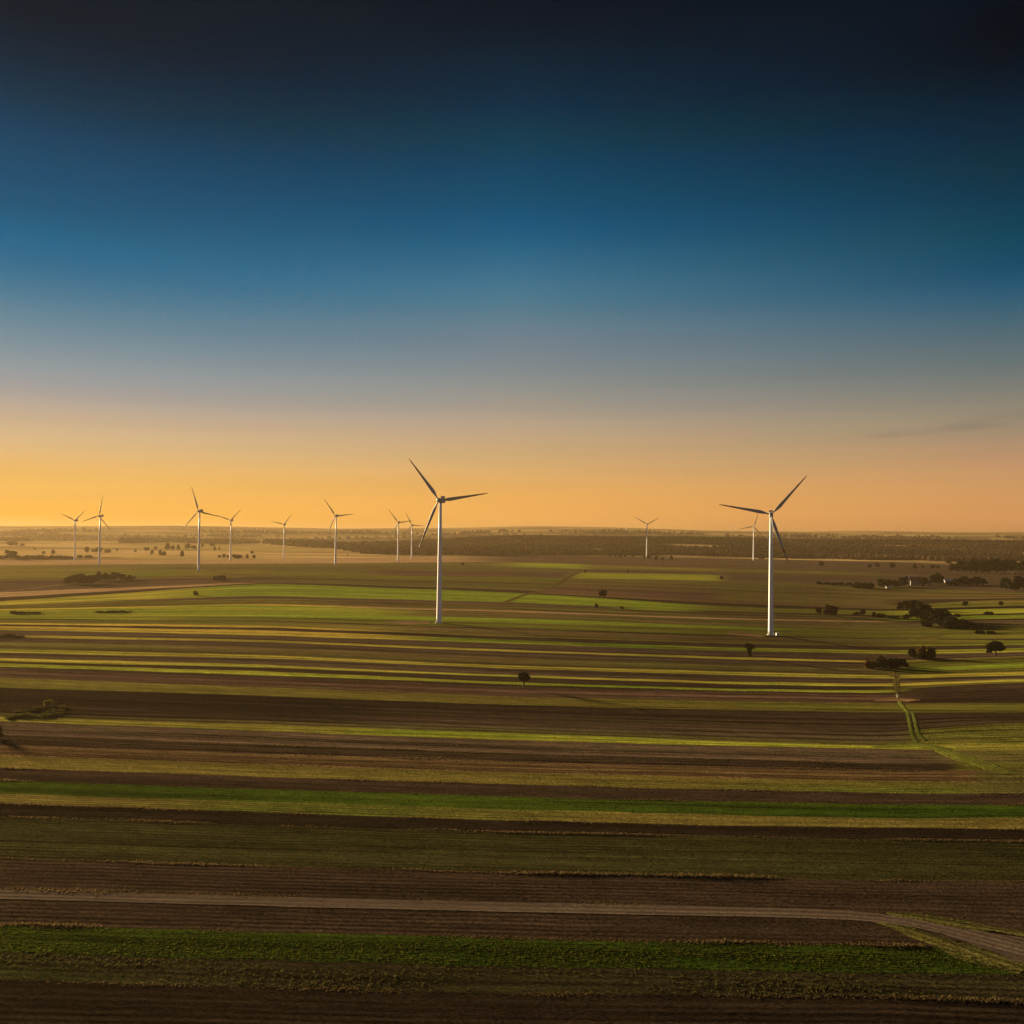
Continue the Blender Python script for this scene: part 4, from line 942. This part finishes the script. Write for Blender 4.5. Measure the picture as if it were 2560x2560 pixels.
# ------------------------------------------------------------------ village
wallm = [simple_mat('render_pale', (.26, .24, .22), .9, .1, .5), simple_mat('render_cream', (.22, .18, .14), .9, .1, .5)]
roofm = [simple_mat('roof_grey', (.34, .34, .36), .6, .15, .6), simple_mat('roof_tile', (.22, .10, .06), .8, .2, .8)]
glass = simple_mat('window_glass', (.03, .035, .04), .15, .1, 1, spec=.6)
def house(px, py, wpx, hpx, rot, wm, rm, label):
    P = pix1(px, py); D = P[1]; Wd = wpx * D / F; H = hpx * D / F; dp = min(9, Wd * .7)
    e = empty('house', P); e.rotation_euler = (0, 0, rot)
    hw, hd, he = Wd / 2, dp / 2, H * .55
    m_ = MB(); m_.box(-hw, hw, -hd, hd, -1.0, he)
    m_.poly([(-hw, -hd, he), (-hw, hd, he), (-hw, 0, H - .15)][::-1]); m_.poly([(hw, -hd, he), (hw, hd, he), (hw, 0, H - .15)])
    m_.build('wall', wm, e)
    m_ = MB(); o = .5
    for sg in (-1, 1):
        a = [(-hw - o, sg * (hd + o), he - .3), (hw + o, sg * (hd + o), he - .3), (hw + o, 0, H), (-hw - o, 0, H)]
        b_ = [(x, y, z + .25) for x, y, z in a]
        m_.rings([a if sg < 0 else a[::-1], b_ if sg < 0 else b_[::-1]])
    rf = m_.build('roof', rm, e)
    m_ = MB(); m_.box(hw * .4, hw * .4 + .9, .6, 1.4, he, H + 1.0); m_.build('chimney', wallm[1], rf)
    for q in range(3):
        m_ = MB(); x = -hw * .6 + q * hw * .6; m_.box(x - .6, x + .6, -hd - .06, -hd - .004, he * .4, he * .8); m_.build('window', glass, e)
    m_ = MB(); m_.box(hw * .75 - .5, hw * .75 + .5, -hd - .06, -hd - .004, .0, 2.1); m_.build('door', steel, e)
    tag(e, label, 'house', 'houses of the small village')
house(2288, 1463, 22, 20, -.35, wallm[0], roofm[1], 'largest village house, pale gable between two dark trees')
house(2322, 1462, 12, 12, -.4, wallm[1], roofm[1], 'small cream house right of the largest village house')
house(2372, 1456, 22, 8, -.15, wallm[0], roofm[0], 'long low shed with a pale grey roof')
house(2222, 1470.5, 13, 5, -.12, wallm[0], roofm[0], 'low white shed in front of the village trees')
house(2268, 1452, 14, 10, -.2, wallm[1], roofm[0], 'grey-roofed house behind the trees at the village left end')

# wrapped bales by the dark copse
balem = simple_mat('bale_wrap', (.6, .58, .52), .4, .08, 2)
strap = simple_mat('bale_twine', (.12, .1, .07), .8, .1, 2)
for i, (x, y) in enumerate([(2480, 1433), (2501, 1433), (2532, 1433)]):
    P = pix1(x, y); m_ = MB(); rr = 1.5
    m_.rings([[(yy, rr * k * math.cos(2 * math.pi * q / 20), rr + rr * k * math.sin(2 * math.pi * q / 20)) for q in range(20)] for yy, k in ((-1.3, .86), (-1.15, 1), (1.15, 1), (1.3, .86))])
    o = m_.build('hay_bale', balem, None, True); o.location = P; o.rotation_euler = (0, 0, .6 * i)
    tag(o, f'{["leftmost", "middle", "rightmost"][i]} of three small white bales below the dark green copse', 'bale', 'white bales below the copse')
# white post in the valley
P = pix1(2243, 1744); e = empty('marker_post', P)
m_ = MB(); m_.tube((0, 0, -.3), (0, 0, 1.7), .16, .14, 10); m_.build('post', white, e)
m_ = MB(); m_.box(-.35, .35, -.06, .06, 1.2, 1.68); s_ = m_.build('plate', white, e); s_.location = (0, -.2, 0)
tag(e, 'small white marker post on the sandy patch in the valley', 'post')
# masts
def mast(px, yt, yb, r, label, cat='mast', name='lattice_mast', dist=None):
    P = pix1(px, yb); H = (yb - yt) * P[1] / F; e = empty(name, P); m_ = MB()
    for k in range(3):
        a = 2 * math.pi * k / 3; m_.tube((r * math.cos(a), r * math.sin(a), -1), (r * .4 * math.cos(a), r * .4 * math.sin(a), H), r * .3, r * .22, 6)
    n = 14
    for q in range(n):
        z0, z1 = H * q / n, H * (q + 1) / n; s0, s1 = r * (1 - .6 * q / n), r * (1 - .6 * (q + 1) / n)
        for k in range(3):
            a, b_ = 2 * math.pi * k / 3, 2 * math.pi * (k + 1) / 3
            m_.tube((s0 * math.cos(a), s0 * math.sin(a), z0), (s1 * math.cos(b_), s1 * math.sin(b_), z1), r * .12, r * .12, 5)
    m_.build('lattice', steel, e)
    m_ = MB(); m_.tube((0, 0, H - 1), (0, 0, H + H * .06), r * .25, r * .1, 6); m_.build('antenna', steel, e)
    m_ = MB(); m_.box(-2.2, 2.2, -2, 2, -.5, 3.2); m_.build('equipment_hut', wallm[0], e)
    tag(e, label, cat)
mast(869, 1318, 1388, .9, 'thin faint lattice mast standing in the mist between turbines')
mast(1566, 1305, 1326, 3.0, 'faint mast on the skyline left of the distant lone turbine')
mast(1829, 1309, 1331, 3.0, 'faint mast on the skyline left of the right-hand turbine')

# ------------------------------------------------------------------ standing grass and crops in the near strips
grassm = leaf_mat('dry_grass_blades', (.050, .035, .016), (.092, .063, .027), (.15, .103, .045), .5)
cropm = leaf_mat('crop_leaves', (.012, .019, .003), (.030, .042, .005), (.078, .074, .010), .45)
weedm = leaf_mat('weed_leaves', (.030, .028, .010), (.055, .052, .014), (.090, .080, .022), .4)
def tufts(name, pos, hgt, wid, nb, mat, label, cat, seed):
    rg = np.random.default_rng(seed); n = len(pos)
    Vs, Tn = [], []
    for k in range(nb):
        a = rg.uniform(0, 6.28, n); lean = rg.normal(0, .45, (n, 2)) * hgt[:, None]
        b0 = pos + np.c_[rg.normal(0, .18, (n, 2)) * wid[:, None] * 3, np.full(n, -.05)]
        dx = np.c_[np.cos(a), np.sin(a), np.zeros(n)] * wid[:, None] * .5
        tip = b0 + np.c_[lean, hgt * rg.uniform(.6, 1.15, n)]
        mid = .5 * (b0 + tip) + np.c_[np.zeros((n, 2)), .12 * hgt]
        Vs.append(np.stack([b0 - dx * .5, b0 + dx * .5, mid + dx, tip, mid - dx], 1).reshape(-1, 3))
        Tn.append(np.repeat(rg.uniform(0, 1, n), 5))
    Vv = np.concatenate(Vs); Fi = np.arange(len(Vv)).reshape(-1, 5)
    o = mesh_np(name, Vv, Fi, 5, [mat], tint=np.concatenate(Tn))
    return tag(o, label, cat, None, 'stuff')
def on_line(si, dens, hmin, hmax, thr, spread=.5, dy=0, x0=-300, x1=2860, seed=1):
    """points along the top edge of strip si, broken up by noise; returns pos, height"""
    rg = np.random.default_rng(seed * 31 + si)
    xs = XS[(XS >= x0) & (XS <= x1)]; ys = rows_y[si][(XS >= x0) & (XS <= x1)] + dy
    P = pix(xs, ys); L = np.r_[0, np.cumsum(np.linalg.norm(np.diff(P[:, :2], axis=0), axis=1))]
    n = int(L[-1] * dens); t = rg.uniform(0, L[-1], n)
    x = np.interp(t, L, P[:, 0]); y = np.interp(t, L, P[:, 1])
    nz = .5 + .25 * np.sin(t / 17 + si) + .2 * np.sin(t / 5.3 + 2 * si) + .15 * np.sin(t / 47 + si * 1.7)
    nz = np.clip(nz * (.45 + .9 * np.clip(.5 + .6 * np.sin(t / 83 + si * 2.3) + .4 * np.sin(t / 31 + si), 0, 1)), 0, 1)
    k = nz + rg.normal(0, .16, n) > thr
    x, y, nz = x[k], y[k], nz[k]
    q = np.c_[x, y + rg.normal(0, spread, len(x))]
    return np.c_[q, terrain(q[:, 0], q[:, 1])], (hmin + (hmax - hmin) * nz * rg.uniform(.2, 1.2, len(x)) ** 1.5) * (.42 + .2 * np.sin(t[k] / 23) + .15 * np.sin(t[k] / 6.1 + 1))
def idx_top(y0): return min(range(len(STRIPS)), key=lambda i: abs(STRIPS[i][0][0] - y0))
gp, gh = [], []
for y0, dens, h0, h1, thr, spr in ((1667, 2, .4, .8, .45, .7), (1673, 2, .4, .9, .5, .7), (1694.7, 2, .3, .8, .5, .8), (1838.7, 5, .3, .8, .3, .4), (1862.7, 5, .3, .9, .35, .4), (1920.7, 6, .3, .8, .35, .4), (1951, 5, .3, .8, .5, .4), (2008, 7, .3, .7, .3, .35),
                                   (2041.6, 9, .4, .95, .25, .3), (2145, 8, .3, 1.0, .42, .3), (2224, 7, .15, .5, .42, .5), (2311, 9, .25, .7, .35, .35), (2449.5, 9, .25, .7, .3, .3)):
    p, h = on_line(idx_top(y0), dens * 1.8, h0, h1, thr + .04, spr * 1.3, x1=2330 if y0 == 2311 else 2860); gp.append(p); gh.append(h)
gp = np.concatenate(gp); gh = np.concatenate(gh)
tufts('dry_grass', gp, gh, np.full(len(gp), .16), 4, grassm, 'pale dry grass fringing the edges of the near fields', 'grass', 3)
def in_strip(si, dens, seed, rows_m=None, x0=-200, x1=2760, a=.02, b=.98):
    rg = np.random.default_rng(seed)
    sel = (XS >= x0) & (XS <= x1)
    A = pix(XS[sel], rows_y[si][sel]); Bm = pix(XS[sel], rows_y[si + 1][sel])
    wid = np.linalg.norm((A - Bm)[:, :2], axis=1).mean(); L = np.linalg.norm(np.diff(A[:, :2], axis=0), axis=1).sum()
    n = int(wid * L * dens); u = rg.uniform(0, sel.sum() - 1.001, n); i = u.astype(int); f = (u - i)[:, None]
    v = rg.uniform(a, b, n)
    if rows_m: v = np.round(v * wid / rows_m) * rows_m / wid + rg.normal(0, .12, n) * rows_m / wid; v = np.clip(v, a, b)
    v = v[:, None]
    q = (A[i] * (1 - f) + A[i + 1] * f) * (1 - v) + (Bm[i] * (1 - f) + Bm[i + 1] * f) * v
    q[:, 2] = terrain(q[:, 0], q[:, 1]); return q, rg
si = idx_top(2311)
P, rg = in_strip(si, 5.5, 41, .9)
def to_pix(P):
    q = P - CAM; z = q @ fwd
    return 1280 + F * (q @ rt) / z, 1280 - F * (q @ up) / z
qx, qy = to_pix(P)
P = P[qy > np.interp(qx, [2250, 2400, 2470, 2560, 2700], [2300, 2380, 2405, 2434, 2480])]
gapn = np.sin(P[:, 0] / 7.3) * np.sin(P[:, 1] / 2.3 + 1) + .6 * np.sin(P[:, 0] / 19 + P[:, 1]) + rg.normal(0, .5, len(P))
P = P[gapn > -.75]
hh = .17 * rg.uniform(.6, 1.4, len(P)) * (1 + .3 * np.sin(P[:, 1] / 2.1))
tufts('crop_plants', P, hh, .17 * rg.uniform(.6, 1.5, len(P)), 3, cropm, 'leafy green crop standing in rows in the nearest green strip', 'crop', 42)
si = idx_top(2381)
P, rg = in_strip(si, 2.2, 51)
kp = np.sin(P[:, 0] / 13 + 1) * np.sin(P[:, 1] / 3.1) + rg.normal(0, .5, len(P)) > .35
P = P[kp]
tufts('weeds', P, .3 * rg.uniform(.5, 1.4, len(P)), np.full(len(P), .18), 3, weedm, 'sparse weeds on the brown strip near the bottom', 'weeds', 52)

# ------------------------------------------------------------------ haze
bpy.context.view_layer.update()
HAZE_TOP = max((o.matrix_world @ Vector(c_))[2] for o in bpy.data.objects if o.type == 'MESH' for c_ in o.bound_box) + 1.5
print('HAZE_TOP', HAZE_TOP)
hz = bpy.data.materials.new('haze_air'); hz.use_nodes = True; t = hz.node_tree; t.nodes.clear()
pv = t.nodes.new('ShaderNodeVolumePrincipled'); out = t.nodes.new('ShaderNodeOutputMaterial'); t.links.new(pv.outputs[0], out.inputs['Volume'])
pv.inputs['Color'].default_value = (.25, .185, .105, 1); pv.inputs['Density'].default_value = .60e-4; pv.inputs['Anisotropy'].default_value = .35
mb = MB(); mb.box(-14500, 14500, -4300, 14500, float(GV[:, 2].min()) - 1, HAZE_TOP)
hb = mb.build('haze', hz); tag(hb, 'thin golden haze over the whole plain', None, None, 'stuff')
